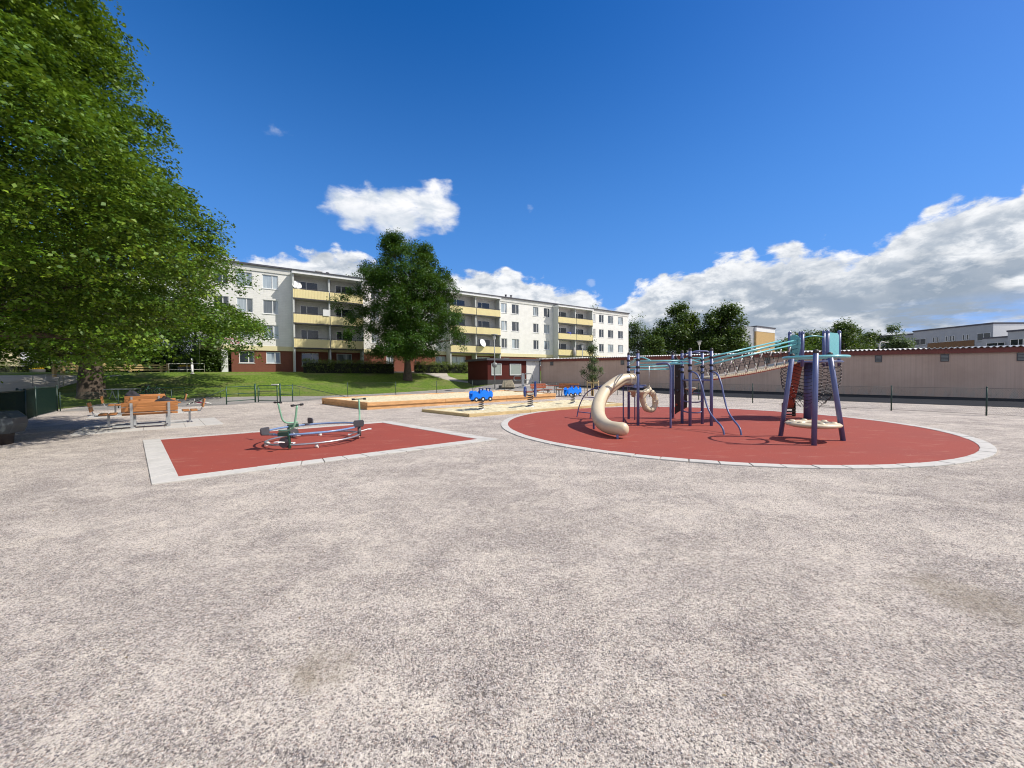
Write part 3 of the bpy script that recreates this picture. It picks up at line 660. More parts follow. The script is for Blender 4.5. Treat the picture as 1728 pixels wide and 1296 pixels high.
# things on the balconies
def dish(px, L, yl, r, label, flip=1, dz=1.45):
    s_ = s_at(px, yl); p = W0 + FD * s_ - FNv * yl; t = thing('satellite_dish', label, 'satellite dish', (p.x, p.y, L + dz), BANG)
    ax = Vector((.35 * flip, -1, .35)).normalized(); Rm = Vector((0, 0, 1)).rotation_difference(ax).to_matrix().to_4x4()
    mb = MB(); mb.lathe([(0, 0), (r * .4, .02), (r * .75, .07), (r, .13), (r, .15), (r * .7, .09), (0, .025)], n=24, M=Rm); mb.build('dish', M['white_paint'], t)
    mb = MB(); mb.tube([Rm @ Vector((0, -r, .1)), Rm @ Vector((0, -r * .3, r)), Rm @ Vector((0, 0, r * 1.05))], .015, 6); mb.tube([(0, 0, 0), (0, .15, -.1), (0, .15, -.55)], .025, 6); mb.build('arm', M['dark_metal'], t)
dish(502.5, L1, -1.15, .52, 'white satellite dish on the top left balcony')
dish(814, L3, -1.6, .62, 'large white satellite dish on the lowest middle balcony')
def baltop(px, L, name, label, cat, build, yl=-1.0):
    s_ = s_at(px, yl); p = W0 + FD * s_ - FNv * yl; t = thing(name, label, cat, (p.x, p.y, L), BANG); build(t)
def _cover(t): mb = MB(); mb.lathe([(.0, 1.42), (.35, 1.36), (.5, 1.15), (.42, .2), (.4, .13)], n=14); mb.build('cover', mat('blue_tarp', (.01, .03, .30), .6), t)
baltop(960, L2, 'barbecue_cover', 'dark blue covered grill on the middle balcony of the right stack', 'grill cover', _cover)
def _board(t): mb = MB(); mb.box(-.35, .35, -.02, .02, 1.0, 1.75); mb.build('board', M['white_paint'], t)
baltop(552, L2, 'notice_board', 'small white board on the rail of a left middle balcony', 'board', _board, -1.52)
def _umb(t):
    mb = MB(); mb.lathe([(.04, .2), (.28, .5), (.34, 1.0), (.22, 1.6), (.03, 1.95)], n=12); mb.build('folded_canopy', mat('patterned_fabric', (.35, .33, .33), .8, var=.6, scale=14), t)
    mb = MB(); mb.cyl((0, 0, -.3), (0, 0, 2.2), .025); mb.build('pole', M['dark_metal'], t)
baltop(969, L3 - .45, 'folded_parasol', 'folded black and white patterned parasol outside the lowest right balcony', 'parasol', _umb, -1.75)
# red lettering on the wall (only partly legible in the photograph)
def text(body, size, loc, rot, mt, parent, name='lettering', ext=.008):
    cu_ = bpy.data.curves.new(name, 'FONT'); cu_.body = body; cu_.size = size; cu_.extrude = ext; cu_.align_x = 'RIGHT'
    o = bpy.data.objects.new(name, cu_); COL.objects.link(o); dg = bpy.context.evaluated_depsgraph_get()
    me = bpy.data.meshes.new_from_object(o.evaluated_get(dg)); bpy.data.objects.remove(o)
    me.materials.clear(); me.materials.append(mt); me.name = name
    o = bpy.data.objects.new(name, me); COL.objects.link(o); o.parent = parent; o.location = loc; o.rotation_euler = rot; return o
M['sign_red'] = mat('sign_red', (.55, .04, .08), .5)
text('AB RUCJAND', .36, (s_at(404.5), -.015, 5.72), (R(90), 0, 0), M['sign_red'], ab, 'wall_lettering')
text('PRISET SAML.GB', .36, (s_at(404.8), -.015, 5.30), (R(90), 0, 0), M['sign_red'], ab, 'wall_lettering')
# ---------------------------------------------------------------- kiosk and garages
M['red_boards'] = wall_mat('dark_red_boards', (.085, .016, .011), dirt=.3, lines=(.12, 3.0, 0, .01, .6, .4, .15))
M['shutter'] = mat('grey_shutter', (.30, .34, .30), .6, var=.05)
K0 = Vector((-2.62, 41.0, 0)); kz = .55
def k_s(px):
    d = ray(px, 620); k = d.x / d.y; return (k * K0.y - K0.x) / (FD.x - k * FD.y)
ks1 = k_s(888); ks2 = k_s(912)
kio = thing('kiosk', 'dark red boarded hut with two grey shuttered windows and a white end bay', 'building', K0, BANG)
ktop = D(825, 604.5, 41).z
mb = MB(); mb.box(0, ks1, 0, 4.5, kz + .35, ktop - .22); mb.build('wall', M['red_boards'], kio)
mb = MB(); mb.box(-.03, ks1 + .0, -.03, 4.5, kz - .6, kz + .6); mb.build('plinth', M['dark_plinth'], kio)
mb = MB(); mb.box(-.25, ks2 + .05, -.3, 4.8, ktop - .22, ktop); mb.build('roof', M['roofing'], kio)
mb = MB(); mb.box(ks1 + .005, ks1 + .12, -.05, 1, kz - .5, ktop - .221); mb.box(ks1 + .12, ks2, .0, 3.0, kz - .6, ktop - .221)
mb.build('white_bay', wall_mat('weathered_white', (.72, .71, .66), dirt=.5), kio)
for a, b_ in ((829, 846), (860, 879)):
    f = MB(); x0, x1 = k_s(a), k_s(b_); z0 = D(a, 633.3, 42).z; z1 = D(a, 613.5, 42).z; w = .09
    f.box(x0, x1, -.06, -.002, z0, z0 + w); f.box(x0, x1, -.06, -.002, z1 - w, z1); f.box(x0, x0 + w, -.06, -.002, z0 + w, z1 - w); f.box(x1 - w, x1, -.06, -.002, z0 + w, z1 - w)
    fr = f.build('window', M['light_grey_side'], kio); p = MB(); p.box(x0 + .08, x1 - .08, -.03, -.004, z0 + .08, z1 - .08); p.build('shutter', M['shutter'], fr)
GA = Vector((3.46, 45.1, 0)); GB = Vector((26.3, 19.5, 0)); gd = (GB - GA).normalized(); GANG = math.atan2(gd.y, gd.x); GL = (GB - GA).length
ga = thing('garage_row', 'long low row of garages with a plain pinkish grey rear wall and corrugated roof', 'garages', GA, GANG)
zt = lambda s: 3.52 + (2.89 - 3.52) * s / GL
m, t, b = newmat('garage_wall'); v = t.obj()
c = t.mix(t.mr(t.noise(v, .55, 5, .6), .3, .7), (.50, .36, .28), (.59, .44, .35))
c = t.mix(t.mr(t.noise(t.mapping(v, (9, 9, .15)), 1.0, 4), .4, .75, 0, .35), c, (.38, .27, .22))
s = t.new('ShaderNodeSeparateXYZ'); t.link(v, s.inputs[0])
c = t.mix(t.math('MULTIPLY', t.mr(s.outputs[2], .95, .25, 0, 1), t.mr(t.noise(t.mapping(v, (3, 3, .6)), 1.3, 6, .7), .42, .62, 0, .65)), c, (.42, .39, .34))
c = t.mix(t.math('MULTIPLY', t.mr(s.outputs[2], 1.0, .3, 0, 1), t.mr(t.noise(t.mapping(v, (8, 8, 2)), 1.0, 5, .7), .58, .72, 0, .8)), c, (.07, .07, .065))
rib = t.math('PINGPONG', t.math('MULTIPLY', s.outputs[0], 1 / .12), .5)
c = t.mix(t.mr(rib, .42, .5, 0, .16), c, (.20, .15, .13))
t.link(c, b.inputs['Base Color']); b.inputs['Roughness'].default_value = .9; t.link(t.bump(rib, .3, .008), b.inputs['Normal'])
M['garage_wall'] = m; M['garage_fascia'] = mat('dark_red_fascia', (.19, .045, .033), .55, var=.15, scale=2, dirt=.2); M['sheet_roof'] = mat('corrugated_sheet', (.68, .67, .64), .6, var=.15)
XE = GL + 14
mb = MB(); z0, z1 = zt(0) - .32, zt(XE) - .32
mb.add([(0, 0, -.3), (XE, 0, -.3), (XE, 0, z1), (0, 0, z0), (0, 7, -.3), (XE, 7, -.3), (XE, 7, z1), (0, 7, z0)], [(0, 1, 2, 3), (5, 4, 7, 6), (4, 0, 3, 7), (1, 5, 6, 2), (3, 2, 6, 7)]); mb.build('wall', M['garage_wall'], ga)
mb = MB(); f0 = zt(0) - .33; f1 = zt(XE) - .33
mb.add([(-.05, -.12, f0), (XE, -.12, f1), (XE, -.12, f1 + .27), (-.05, -.12, f0 + .27), (-.05, -.004, f0), (XE, -.004, f1), (XE, -.004, f1 + .27), (-.05, -.004, f0 + .27)], [(0, 1, 2, 3), (1, 5, 6, 2), (3, 2, 6, 7), (4, 0, 3, 7), (0, 4, 5, 1)]); mb.build('fascia', M['garage_fascia'], ga)
mb = MB(); P_ = .21; nseg = int((XE + .2) / P_) * 6; vs = []
for i in range(nseg + 1):
    x = -.1 + P_ / 6 * i; w = .042 * math.sin(i * math.pi / 3)
    for (yy, dz) in ((-.26, 0), (7.2, .25), (7.2, .22), (-.26, -.03)): vs.append((x, yy, zt(x) - .01 + w + dz))
fs = []
for i in range(nseg):
    a = i * 4; fs += [(a, a + 4, a + 5, a + 1), (a + 3, a + 7, a + 4, a), (a + 2, a + 6, a + 7, a + 3)]
mb.add(vs, fs); mb.build('roof', M['sheet_roof'], ga)
def g_s(px):
    d = ray(px, 620); k = d.x / d.y; return (k * GA.y - GA.x) / (gd.x - k * gd.y)
for a, b_ in ((929, 933.5), (1048, 1053), (1292, 1299), (1477.5, 1487), (1588, 1600), (1717, 1733)):
    x0, x1 = g_s(a), g_s(b_); zc = zt(x0) - .58
    mb = MB(); mb.box(x0 - .03, x1 + .03, -.03, -.002, zc - .21, zc + .21); v_ = mb.build('vent', M['dark_grey'], ga)
    mb = MB()
    for k in range(5): mb.box(x0, x1, -.05, -.031, zc - .17 + k * .075, zc - .13 + k * .075)
    mb.build('louvre', M['tan_lamp'], v_)
dp = MB(); dp.box(-.12, -.02, -.18, -.08, 0, zt(0) - .05); dp.build('downpipe', M['dark_metal'], ga)
# ---------------------------------------------------------------- distant buildings
def facing_box(name, label, u0, u1, dep0, dep1, vt0, back, parts, zb=0, cat='building'):
    a = GD(u0, dep0); b_ = GD(u1, dep1); d = Vector((b_.x - a.x, b_.y - a.y, 0)); L = d.length; ang = math.atan2(d.y, d.x)
    t = thing(name, label, cat, (a.x, a.y, 0), ang); return t, L, D(u0, vt0, dep0).z
M['yellow_brick'] = wall_mat('yellow_brick', (.56, .38, .17), lines=(.5, .14, .5, .02, .5, .75, .4), dirt=.3)
M['grey_render'] = wall_mat('blue_grey_render', (.34, .36, .37), dirt=.15)
M['brown_band'] = mat('brown_band', (.17, .09, .035), .7)
t, L, z = facing_box('yellow_brick_block', 'yellow brick block with a white roof band behind the garages', 1276, 1307, 110, 116, 549.5, 10, None)
zt2 = z
mb = MB(); mb.box(0, L, 0, 9, 0, z - 1.6); mb.build('wall', M['yellow_brick'], t)
mb = MB(); mb.box(-.02, L + .05, -.05, 9.05, z - 1.6, z - .35); mb.build('white_band', M['white_paint'], t)
mb = MB(); mb.box(-.15, L + .2, -.2, 9.2, z - .35, z); mb.build('roof', M['roofing'], t)
mb = MB(); mb.box(-7, -.05, .5, 9.0, 0, z - .36); mb.build('side_wing', M['grey_render'], t)
for zz in (z - 4.2, z - 7.2, z - 10):
    window(-3.6, -2.0, zz, zz + 1.6, y=.35, parent=t)
t, L, z = facing_box('grey_low_rise', 'long pale grey low rise with a brown band seen over the garage roof', 1540, 1674, 88, 74, 560.5, 10, None)
sl = (D(1674, 553.5, 74).z - z)
mb = MB(); mb.box(0, L, 0, 12, 0, z); mb.build('wall', M['grey_render'], t)
mb = MB(); mb.box(-.1, L + .1, -.12, 12.1, z, z + .3); mb.build('roof', M['roofing'], t)
mb = MB(); mb.box(L + .003, L + .05, 0, 12, 0, z - .003); mb.build('end_wall', M['white_paint'], t)
hh = z
mb = MB(); mb.box(L * .21, L * .80, -.05, -.003, z - 4.1, z - 2.85); mb.build('brown_band', M['brown_band'], t)
for f0, f1, dz0, dz1, sp in [(.02, .19, 3.1, 1.7, 3), (.83, .98, 3.1, 1.6, 2)]:
    fr = window(L * f0, L * f1, z - dz0, z - dz1, y=-.14, parent=t, split=.5, panem=M['dark_pane'], fm=M['light_grey_side'])
for f0 in (.28, .33, .45, .50, .54, .66, .71):
    window(L * f0, L * (f0 + .028), z - 2.75, z - 1.6, y=-.14, parent=t, split=0, panem=M['dark_pane'], fm=M['light_grey_side'])
t, L, z = facing_box('grey_low_rise', 'lower link building at the left end of the long grey low rise', 1476, 1541, 96, 90, 569, 10, None)
mb = MB(); mb.box(0, L, 0, 10, 0, z); mb.build('wall', M['grey_render'], t)
mb = MB(); mb.box(-.1, L, -.12, 10.1, z, z + .3); mb.build('roof', M['roofing'], t)
window(L * .80, L * .97, z - 2.9, z - 1.5, y=-.14, parent=t, panem=M['dark_pane'], fm=M['light_grey_side'])
t, L, z = facing_box('grey_low_rise', 'grey low rise at the right edge of the photograph above the garages', 1699, 1790, 66, 60, 560.5, 10, None)
mb = MB(); mb.box(0, L, 0, 12, 0, z); mb.box(-4.2, -.003, 1.5, 11, 0, z - .8); mb.build('wall', M['grey_render'], t)
mb = MB(); mb.box(-.1, L, -.12, 12.1, z, z + .3); mb.box(-4.2, -.11, 1.4, 11, z - .8, z - .55); mb.build('roof', M['roofing'], t)
window(L * .06, L * .32, z - 2.4, z - 1.3, y=-.14, parent=t, panem=M['dark_pane'], fm=M['light_grey_side']); window(-3.6, -1.2, z - 2.5, z - 1.6, y=1.36, parent=t, panem=M['dark_pane'], fm=M['light_grey_side'])
t, L, z = facing_box('shed', 'grey corrugated shed roof showing above the garages between the tower posts', 1345, 1392, 34, 33, 590, 10, None)
mb = MB(); mb.box(0, L, 0, 3, 0, z - .7); mb.build('wall', M['garage_fascia'], t)
mb = MB(); n = 60
for i in range(n): x = L * i / n; mb.add([(x, -.3, z - .65), (x + L / n * .5, -.3, z - .58), (x + L / n * .5, 3, z + .05), (x, 3, z)], [(0, 1, 2, 3)]); mb.add([(x + L / n * .5, -.3, z - .58), (x + L / n, -.3, z - .65), (x + L / n, 3, z), (x + L / n * .5, 3, z + .05)], [(0, 1, 2, 3)])
mb.build('roof', M['sheet_roof'], t)
t, L, z = facing_box('yellow_house', 'pale yellow building glimpsed under the foliage at the far left', -60, 38, 74, 76, 560, 10, None)
mb = MB(); mb.box(0, L, 0, 9, 1.6, z); mb.build('wall', M['pale_yellow'], t)
mb = MB(); mb.box(L, L + 2.0, -.2, .6, 1.6, z); mb.box(L + 4.2, L + 5.0, -.2, .6, 1.6, z); mb.build('pillar', M['white_paint'], t)
mb = MB(); mb.box(-.2, L + 5.2, -.4, 9, z, z + .4); mb.build('roof', M['roofing'], t)
t, L, z = facing_box('white_house', 'low white wall of a building right of the far left hedge', 100, 137, 70, 72, 608, 10, None)
mb = MB(); mb.box(0, L, 0, 5, 1.6, z); mb.build('wall', M['white_paint'], t); mb = MB(); mb.box(-.2, L + .2, -.2, 5, z, z + .3); mb.build('roof', M['roofing'], t)
# wooded hill far away
def hill():
    C, O = [], []; g = random.Random(5); b0 = D(1290, 600, 300)
    prof = [(1240, 600), (1292, 585), (1312, 578), (1335, 566), (1352, 561), (1375, 560), (1400, 566), (1440, 574), (1500, 578), (1540, 586), (1600, 600)]
    mb = MB(); vs = []
    for (u, v_) in prof:
        a = D(u, v_ + 6, 300); vs += [(a.x, 290, 0), (a.x, 300, a.z - 2), (a.x, 340, a.z - 6)]
    fs = []
    for i in range(len(prof) - 1): a = i * 3; fs += [(a, a + 3, a + 4, a + 1), (a + 1, a + 4, a + 5, a + 2)]
    mb.add(vs, fs, True); o = mb.build('hill', M['grass']); setp(o, 'low wooded hill on the horizon', 'hill', kind='structure')
    us = [p[0] for p in prof]; vv = [p[1] for p in prof]
    for k in range(1500):
        u = g.uniform(1245, 1595); v0 = float(np.interp(u, us, vv)); zt_ = D(u, v0 + 2 + 3 * mnoise.noise((u * .07, 1, 2)), 300).z
        p = D(u, 600, 300); C.append((p.x, 300 - g.random() * 12, zt_ * (g.random() ** .45))); O.append((0, -.6, .6))
    o = leaf_mesh('hill_forest', C, O, 26, 3.4, .5, 1.5, M['far_leaf'], None, .1, seed=9); setp(o, 'distant woodland covering the hill', 'woodland', kind='stuff')
hill()
# ---------------------------------------------------------------- climbing frame
V = Vector
fr = thing('climbing_frame', 'large purple and turquoise climbing frame with a curved beige slide and rope bridge', 'climbing frame', (5.6, 12.2, 0))
P = {k: G(*p) for k, p in dict(P1=(1061, 707.6), P2=(1076.7, 718.7), P3=(1135.5, 705.7), P4=(1151, 715), P5=(1164.4, 719.6), P6=(1185, 716), P7=(1200.4, 719.3)).items()}
topz = dict(P1=598, P2=595, P3=598, P4=595, P5=591, P6=595, P7=591)
def post(p, zt_, r=.045, lean=None):
    top = V((p.x, p.y, zt_)) if lean is None else lean
    mb = MB(); mb.cyl(V((p.x, p.y, -.1)), top, r, 14); o = mb.build('post', M['purple'], fr, world=True)
    mb = MB(); d = (top - V((p.x, p.y, 0))).normalized(); mb.lathe([(r * 1.05, -.02), (r * 1.05, .03), (r * .8, .06), (0, .075)], top, 12); mb.build('cap', M['dark_panel'], o, world=True); return o
def clamps(p, zs, r=.045):
    for z in zs:
      mb = MB(); mb.lathe([(r + .002, z - .035), (r + .014, z - .03), (r + .014, z + .03), (r + .002, z + .035)], (p.x, p.y, 0), 12); mb.cyl((p.x - r - .03, p.y - .02, z), (p.x - r, p.y - .02, z), .02, 6); mb.build('clamp', M['black'], fr, world=True)
for k, p in list(P.items()):
    z = D(864 + p.x / p.y * FPX, topz[k], p.y).z; P[k + 't'] = z; post(p, z)
    clamps(p, [z - .22, z - .45, z - .62] if k != 'P3' else [z - .2])
def bar(pts, r, m, name, n=8, sp=0):
    mb = MB(); mb.tube(spline(pts, sp) if sp else pts, r, n); return mb.build(name, M[m], fr, world=True)
# overhead ladders (turquoise twin rails) from the slide gate to the platform tower
def at(k, z, dx=0, dy=0): return V((P[k].x + dx, P[k].y + dy, z))
zA = D(1081, 609.5, P['P2'].y).z; zB_ = D(1164, 608.3, P['P5'].y).z; zC = D(1163, 613.3, P['P5'].y).z
bar([at('P2', zA), at('P5', zB_)], .024, 'teal', 'overhead_rail'); bar([at('P2', zA - .11), at('P5', zC)], .024, 'teal', 'overhead_rail')
zD = D(1065, 619.5, P['P1'].y).z
bar([at('P1', zD), at('P3', zD + .03)], .026, 'teal', 'overhead_rail'); bar([at('P1', zD - .1), at('P3', zD - .08)], .026, 'teal', 'overhead_rail')
bar([at('P3', zD + .16), at('P4', zB_)], .026, 'teal', 'overhead_rail')
mb = MB()
for t_ in np.linspace(.45, .98, 5): a = at('P2', zA - .05).lerp(at('P5', zC), t_); b = at('P3', zD + .1).lerp(at('P4', zB_), t_ * .9); mb.cyl(a, b, .014, 6)
mb.build('overhead_rungs', M['teal'], fr, world=True)
bar([at('P1', zA - .02), at('P1', zA + .07, .02, -.5), at('P2', zA + .10, 0, .35), at('P2', zA + .02, .05, 0), ], .02, 'teal', 'arched_bar', 8, 6)
bar([at('P1', zA - .1), at('P2', zA - .06, .0, .6), at('P2', zA + .12, .12, .1), at('P2', zA, .42, -.02)], .02, 'teal', 'arched_bar', 8, 6)
# platform tower P4..P7
pz = D(1175, 640.5, 11.9).z
mb = MB(); q = [at('P4', pz), at('P5', pz), at('P7', pz), at('P6', pz)]
mb.prism([(v_.x, v_.y) for v_ in q], pz - .03, pz + .01); mb.build('platform', M['purple'], fr, world=True)
for a, b in (('P4', 'P5'), ('P5', 'P7'), ('P7', 'P6'), ('P6', 'P4')): bar([at(a, pz - .02), at(b, pz - .02)], .022, 'purple', 'platform_beam')
zt4 = P['P4t'] - .12; zt5 = P['P5t'] - .1
bar([at('P4', zt4), at('P4', zt4 + .1, .15, -.1), at('P6', zt4 + .1, -.15, 0), at('P6', zt4 + .04)], .024, 'purple', 'arched_bar', 8, 6)
bar([at('P5', zt5 - .02), at('P5', zt5 + .06, .15, 0), at('P7', zt5 + .06, -.15, 0), at('P7', zt5 - .02)], .024, 'purple', 'arched_bar', 8, 6)
bar([at('P4', zt4 - .14), at('P4', zt4 - .06, .15, -.1), at('P6', zt4 - .07, -.12, -.1), at('P6', zt4 - .14)], .02, 'teal', 'arched_bar', 8, 6)
bar([at('P5', zt5 - .28), at('P5', zt5 - .20, .12, .1), at('P5', zt5 - .22, .3, .3), at('P6', zt5 - .28)], .022, 'teal', 'arched_bar', 8, 6)
for vz in (675.3, 692.8):
    z = D(1170, vz, 12.1).z; bar([at('P4', z), at('P4', z - .05, .15, -.05), at('P6', z - .05, -.15, -.05), at('P6', z)], .02, 'purple', 'climbing_rung', 8, 6)
# steering wheel ring and the two S shaped sliding poles
c_ = D(1184, 622, 11.7); mb = MB(); mb.tube([c_ + V((math.cos(a) * .02, math.sin(a) * .02 * 0, 0)) + V((.12 * math.cos(a), .05 * math.cos(a), .12 * math.sin(a))) for a in np.linspace(.5, 5.8, 20)], .013, 6); mb.build('loop_handle', M['dark_panel'], fr, world=True)
def spole(pt, foot, k, shift):
    a = at(k, 0); zs = D(pt[0], pt[1], P[k].y).z; f = G(*foot); d = f - V((a.x, a.y, 0)); d.z = 0
    prof = [(0, 1.0), (.10, 1.0), (.24, .95), (.36, .80), (.44, .62), (.52, .45), (.63, .31), (.78, .21), (.90, .15), (.97, .09), (1, 0), (1, -.05)]
    bar([V((a.x, a.y, 0)) + d * x + V((0, 0, zs * z)) for x, z in prof], .024, 'purple', 'sliding_pole', 10, 5)
spole((1172, 628), (1222, 734.4), 'P5', 0); spole((1201, 628), (1251, 735.4), 'P7', 0)
# pipe bow and climbing board beside the third post
f = G(1131.5, 723.3); zt_ = D(1130, 613, f.y).z
bar([V((f.x, f.y, -.05)), V((f.x, f.y, zt_ * .6)), V((f.x, f.y, zt_ * .9)), V((f.x - .05, f.y + .03, zt_ * .985)), V((f.x - .16, f.y + .1, zt_)), V((f.x - .3, f.y + .3, zt_ - .02))], .03, 'purple', 'pipe_bow', 10, 6)
pb = P['P3']; ang = R(-38); Mx = FRAME((pb.x + .03, pb.y - .05, 0), ang)
mb = MB(); ol = [(x * .62, z) for x, z in [(0, .14), (.16, .22), (.72, .42), (.74, .62), (.70, 1.15), (.58, 1.55), (.34, 1.95), (.10, 2.2), (0, 2.28)]]
Mx2 = FRAME((pb.x + .06, pb.y - .04, 0), R(-55)) @ Matrix.Rotation(R(90), 4, 'X')
mb.prism(ol[::-1], -.012, .012, Mx2); cb_ = mb.build('climbing_board', M['dark_panel'], fr, world=True)
for x, z in ((.12, .5), (.42, .62), (.6, .9), (.2, 1.0), (.45, 1.3), (.15, 1.5), (.3, 1.75)):
    mb = MB(); c_ = Mx2 @ V((x * .62, z, .0)); n_ = (Mx2.to_3x3() @ V((0, 0, 1))); mb.lathe([(0, .05), (.03, .045), (.045, .02), (.03, -.0)], (0, 0, 0), 8, M=Matrix.Translation(c_) @ V((0, 0, 1)).rotation_difference(n_).to_matrix().to_4x4() @ Matrix.Translation((0, 0, .012))); mb.lathe([(0, -.05), (.03, -.045), (.045, -.02), (.03, 0)], (0, 0, 0), 8, M=Matrix.Translation(c_) @ V((0, 0, 1)).rotation_difference(n_).to_matrix().to_4x4() @ Matrix.Translation((0, 0, -.012))); mb.build('hold', M['red_plastic'] if z < .8 else M['dark_grey'], cb_, world=True)
# hanging ring
rc = D(1095.4, 676, 12.1); mb = MB(); N_ = 40; ringp = []; ringr = []
for k in range(N_):
    a = 2 * math.pi * k / N_; ringp.append(rc + V((.245 * math.cos(a), .12 * math.cos(a), .30 * math.sin(a) - .05 * math.cos(a)))); ringr.append(.09 * (1 + .10 * math.cos(6 * a)))
mb.tube(ringp, ringr, 12, closed=True); rg = mb.build('hanging_ring', M['beige_plastic'], fr, world=True)
for k in range(10):
    mb = MB(); a = 2 * math.pi * k / 10; c_ = rc + V((.19 * math.cos(a), .1 * math.cos(a) - .06, .24 * math.sin(a) - .05 * math.cos(a))); mb.lathe([(0, .02), (.028, .015), (.034, 0)], (0, 0, 0), 8, M=Matrix.Translation(c_) @ Matrix.Rotation(R(90), 4, 'X')); mb.build('grip', M['beige_plastic'], rg, world=True)
mb = MB(); mb.lathe([(.02, .48), (.07, .40), (.10, .33)], rc, 10); mb.build('ring_hook', M['beige_plastic'], rg, world=True)
for a, b in ((rc + V((0, 0, .44)), V((rc.x, rc.y, zD))), (rc + V((.3, .1, -.16)), V((rc.x + .6, rc.y + .7, .42))), (rc + V((-.3, -.1, -.16)), at('P2', .45))): mb = MB(); mb.cyl(a, b, .008, 6); mb.build('chain', M['steel'], fr, world=True)
# stepping pods
def pod(u, v_, dep, k, label=None):
    c_ = D(u, v_, dep); mb = MB(); mb.lathe([(0, .035), (.14, .03), (.175, .01), (.16, -.03), (.08, -.06), (.06, -.2), (0, -.21)], c_, 18); mb.build('stepping_pod', M['beige_plastic'], fr, world=True)
    bar([c_ + V((0, 0, -.14)), at(k, c_.z - .14)], .02, 'purple', 'pod_arm')
pod(1069, 659.5, 12.5, 'P1'); pod(1081, 661, 11.9, 'P2'); pod(1165.5, 655.5, 12.6, 'P6')
# slim support legs near the slide mouth
for u, v_, vt in ((1051.9, 713, 648), (1071.3, 709.4, 622)):
    p = G(u, v_); mb = MB(); mb.cyl(V((p.x, p.y, -.05)), V((p.x, p.y, D(u, vt, p.y).z)), .022, 10); mb.build('support_leg', M['purple'], fr, world=True)
zst = D(1066, 650.5, 12.8).z
mb = MB(); mb.prism([(P['P1'].x - .06, P['P1'].y), (P['P2'].x, P['P2'].y + .2), (P['P2'].x + .3, P['P2'].y + .35), (P['P1'].x + .3, P['P1'].y)], zst - .05, zst); mb.build('slide_deck', M['purple'], fr, world=True)
# curved slide: C shaped trough, open to the inside of the curve
sl = [D(1068, 640, 12.6), D(1050, 641, 12.45), D(1036, 649, 12.2), D(1020.5, 662, 11.9), D(1011, 680, 11.4), D(1009, 698, 10.85), D(1015, 712, 10.3), D(1027, 720.5, 9.8), D(1043, 723.5, 9.45), D(1060, 724.5, 9.3)]
sp_ = spline(sl, 5); rad_ = [.20] * len(sp_)
mb = MB(); vs = []; m_ = len(sp_); K = 22; cen = sum(sp_, V()) / m_; cen = V((cen.x + .5, cen.y + .2, 0))
for i, p in enumerate(sp_):
    t_ = (sp_[min(i + 1, m_ - 1)] - sp_[max(i - 1, 0)]).normalized(); side = t_.cross(V((0, 0, 1))).normalized(); up = side.cross(t_).normalized()
    if side.dot(cen - p) < 0: side = -side
    r = .185 + .015 * math.sin(math.pi * min(1, i / m_ * 1.3)) - .022 * max(0, i / m_ - .6) / .4; r *= 1.0 if i < m_ - 3 else (1, .98, .86, .5)[min(3, i - (m_ - 4))]
    for ro_, rr in ((0, r), (1, r - .018)):
        for k in range(K):
            a = 2 * math.pi * k / (K - 1)     # opening towards inner-upper side
            vs.append(p + (side * math.cos(a) + up * math.sin(a)) * rr)
fs = []; row = 2 * K
for i in range(m_ - 1):
    for k in range(K - 1):
        a = i * row + k; fs.append((a, a + 1, a + row + 1, a + row)); a += K; fs.append((a + 1, a, a + row, a + row + 1))
    for e in (0, K - 1): a = i * row + e; fs.append((a, a + row, a + row + K, a + K))
fs.append(tuple((m_ - 1) * row + k for k in range(K)))
mb.add(vs, fs, True); sd_ = mb.build('slide', M['beige_plastic'], fr, world=True)
mb = MB(); 
for i_, rr in ((0, .205), (2, .200)):
    p = sp_[i_]; t_ = (sp_[i_ + 1] - sp_[i_]).normalized(); q_ = V((0, 0, 1)).rotation_difference(t_)
    mb.lathe([(rr - .02, 0), (rr, .0), (rr, .035), (rr - .02, .035)], n=24, M=Matrix.Translation(p) @ q_.to_matrix().to_4x4())
mb.build('slide_collar', M['beige_plastic'], sd_, world=True)
for (u, v_, dp_, k_) in ((1042, 741.9, 0, -8), (1002, 725, 0, 24)):
    p = G(u, v_); zz = min(sp_, key=lambda s_: (s_.x - p.x) ** 2 + (s_.y - p.y) ** 2).z - .12; mb = MB(); mb.cyl(V((p.x, p.y, -.05)), V((p.x, p.y, zz)), .03, 10); mb.build('slide_leg', M['purple'], sd_, world=True)
# arch ladder on the left of the slide
f1 = G(973, 704); e1 = D(1062, 650, 13.0)
arc_ = lambda o: [f1 + o + V((0, 0, -.05)), D(978, 684, 14.2) + o, D(989, 664, 14.0) + o, D(1008, 653.5, 13.7) + o, D(1032, 650, 13.4) + o, e1 + o]
bar(arc_(V((0, 0, 0))), .022, 'purple', 'ladder_rail', 8, 6); off_ = V((.38, -.55, 0)); bar(arc_(off_), .022, 'purple', 'ladder_rail', 8, 6)
A_ = spline(arc_(V((0, 0, 0))), 6)
for i in (3, 10, 16, 22): bar([A_[i], A_[i] + off_], .018, 'purple', 'ladder_rung')
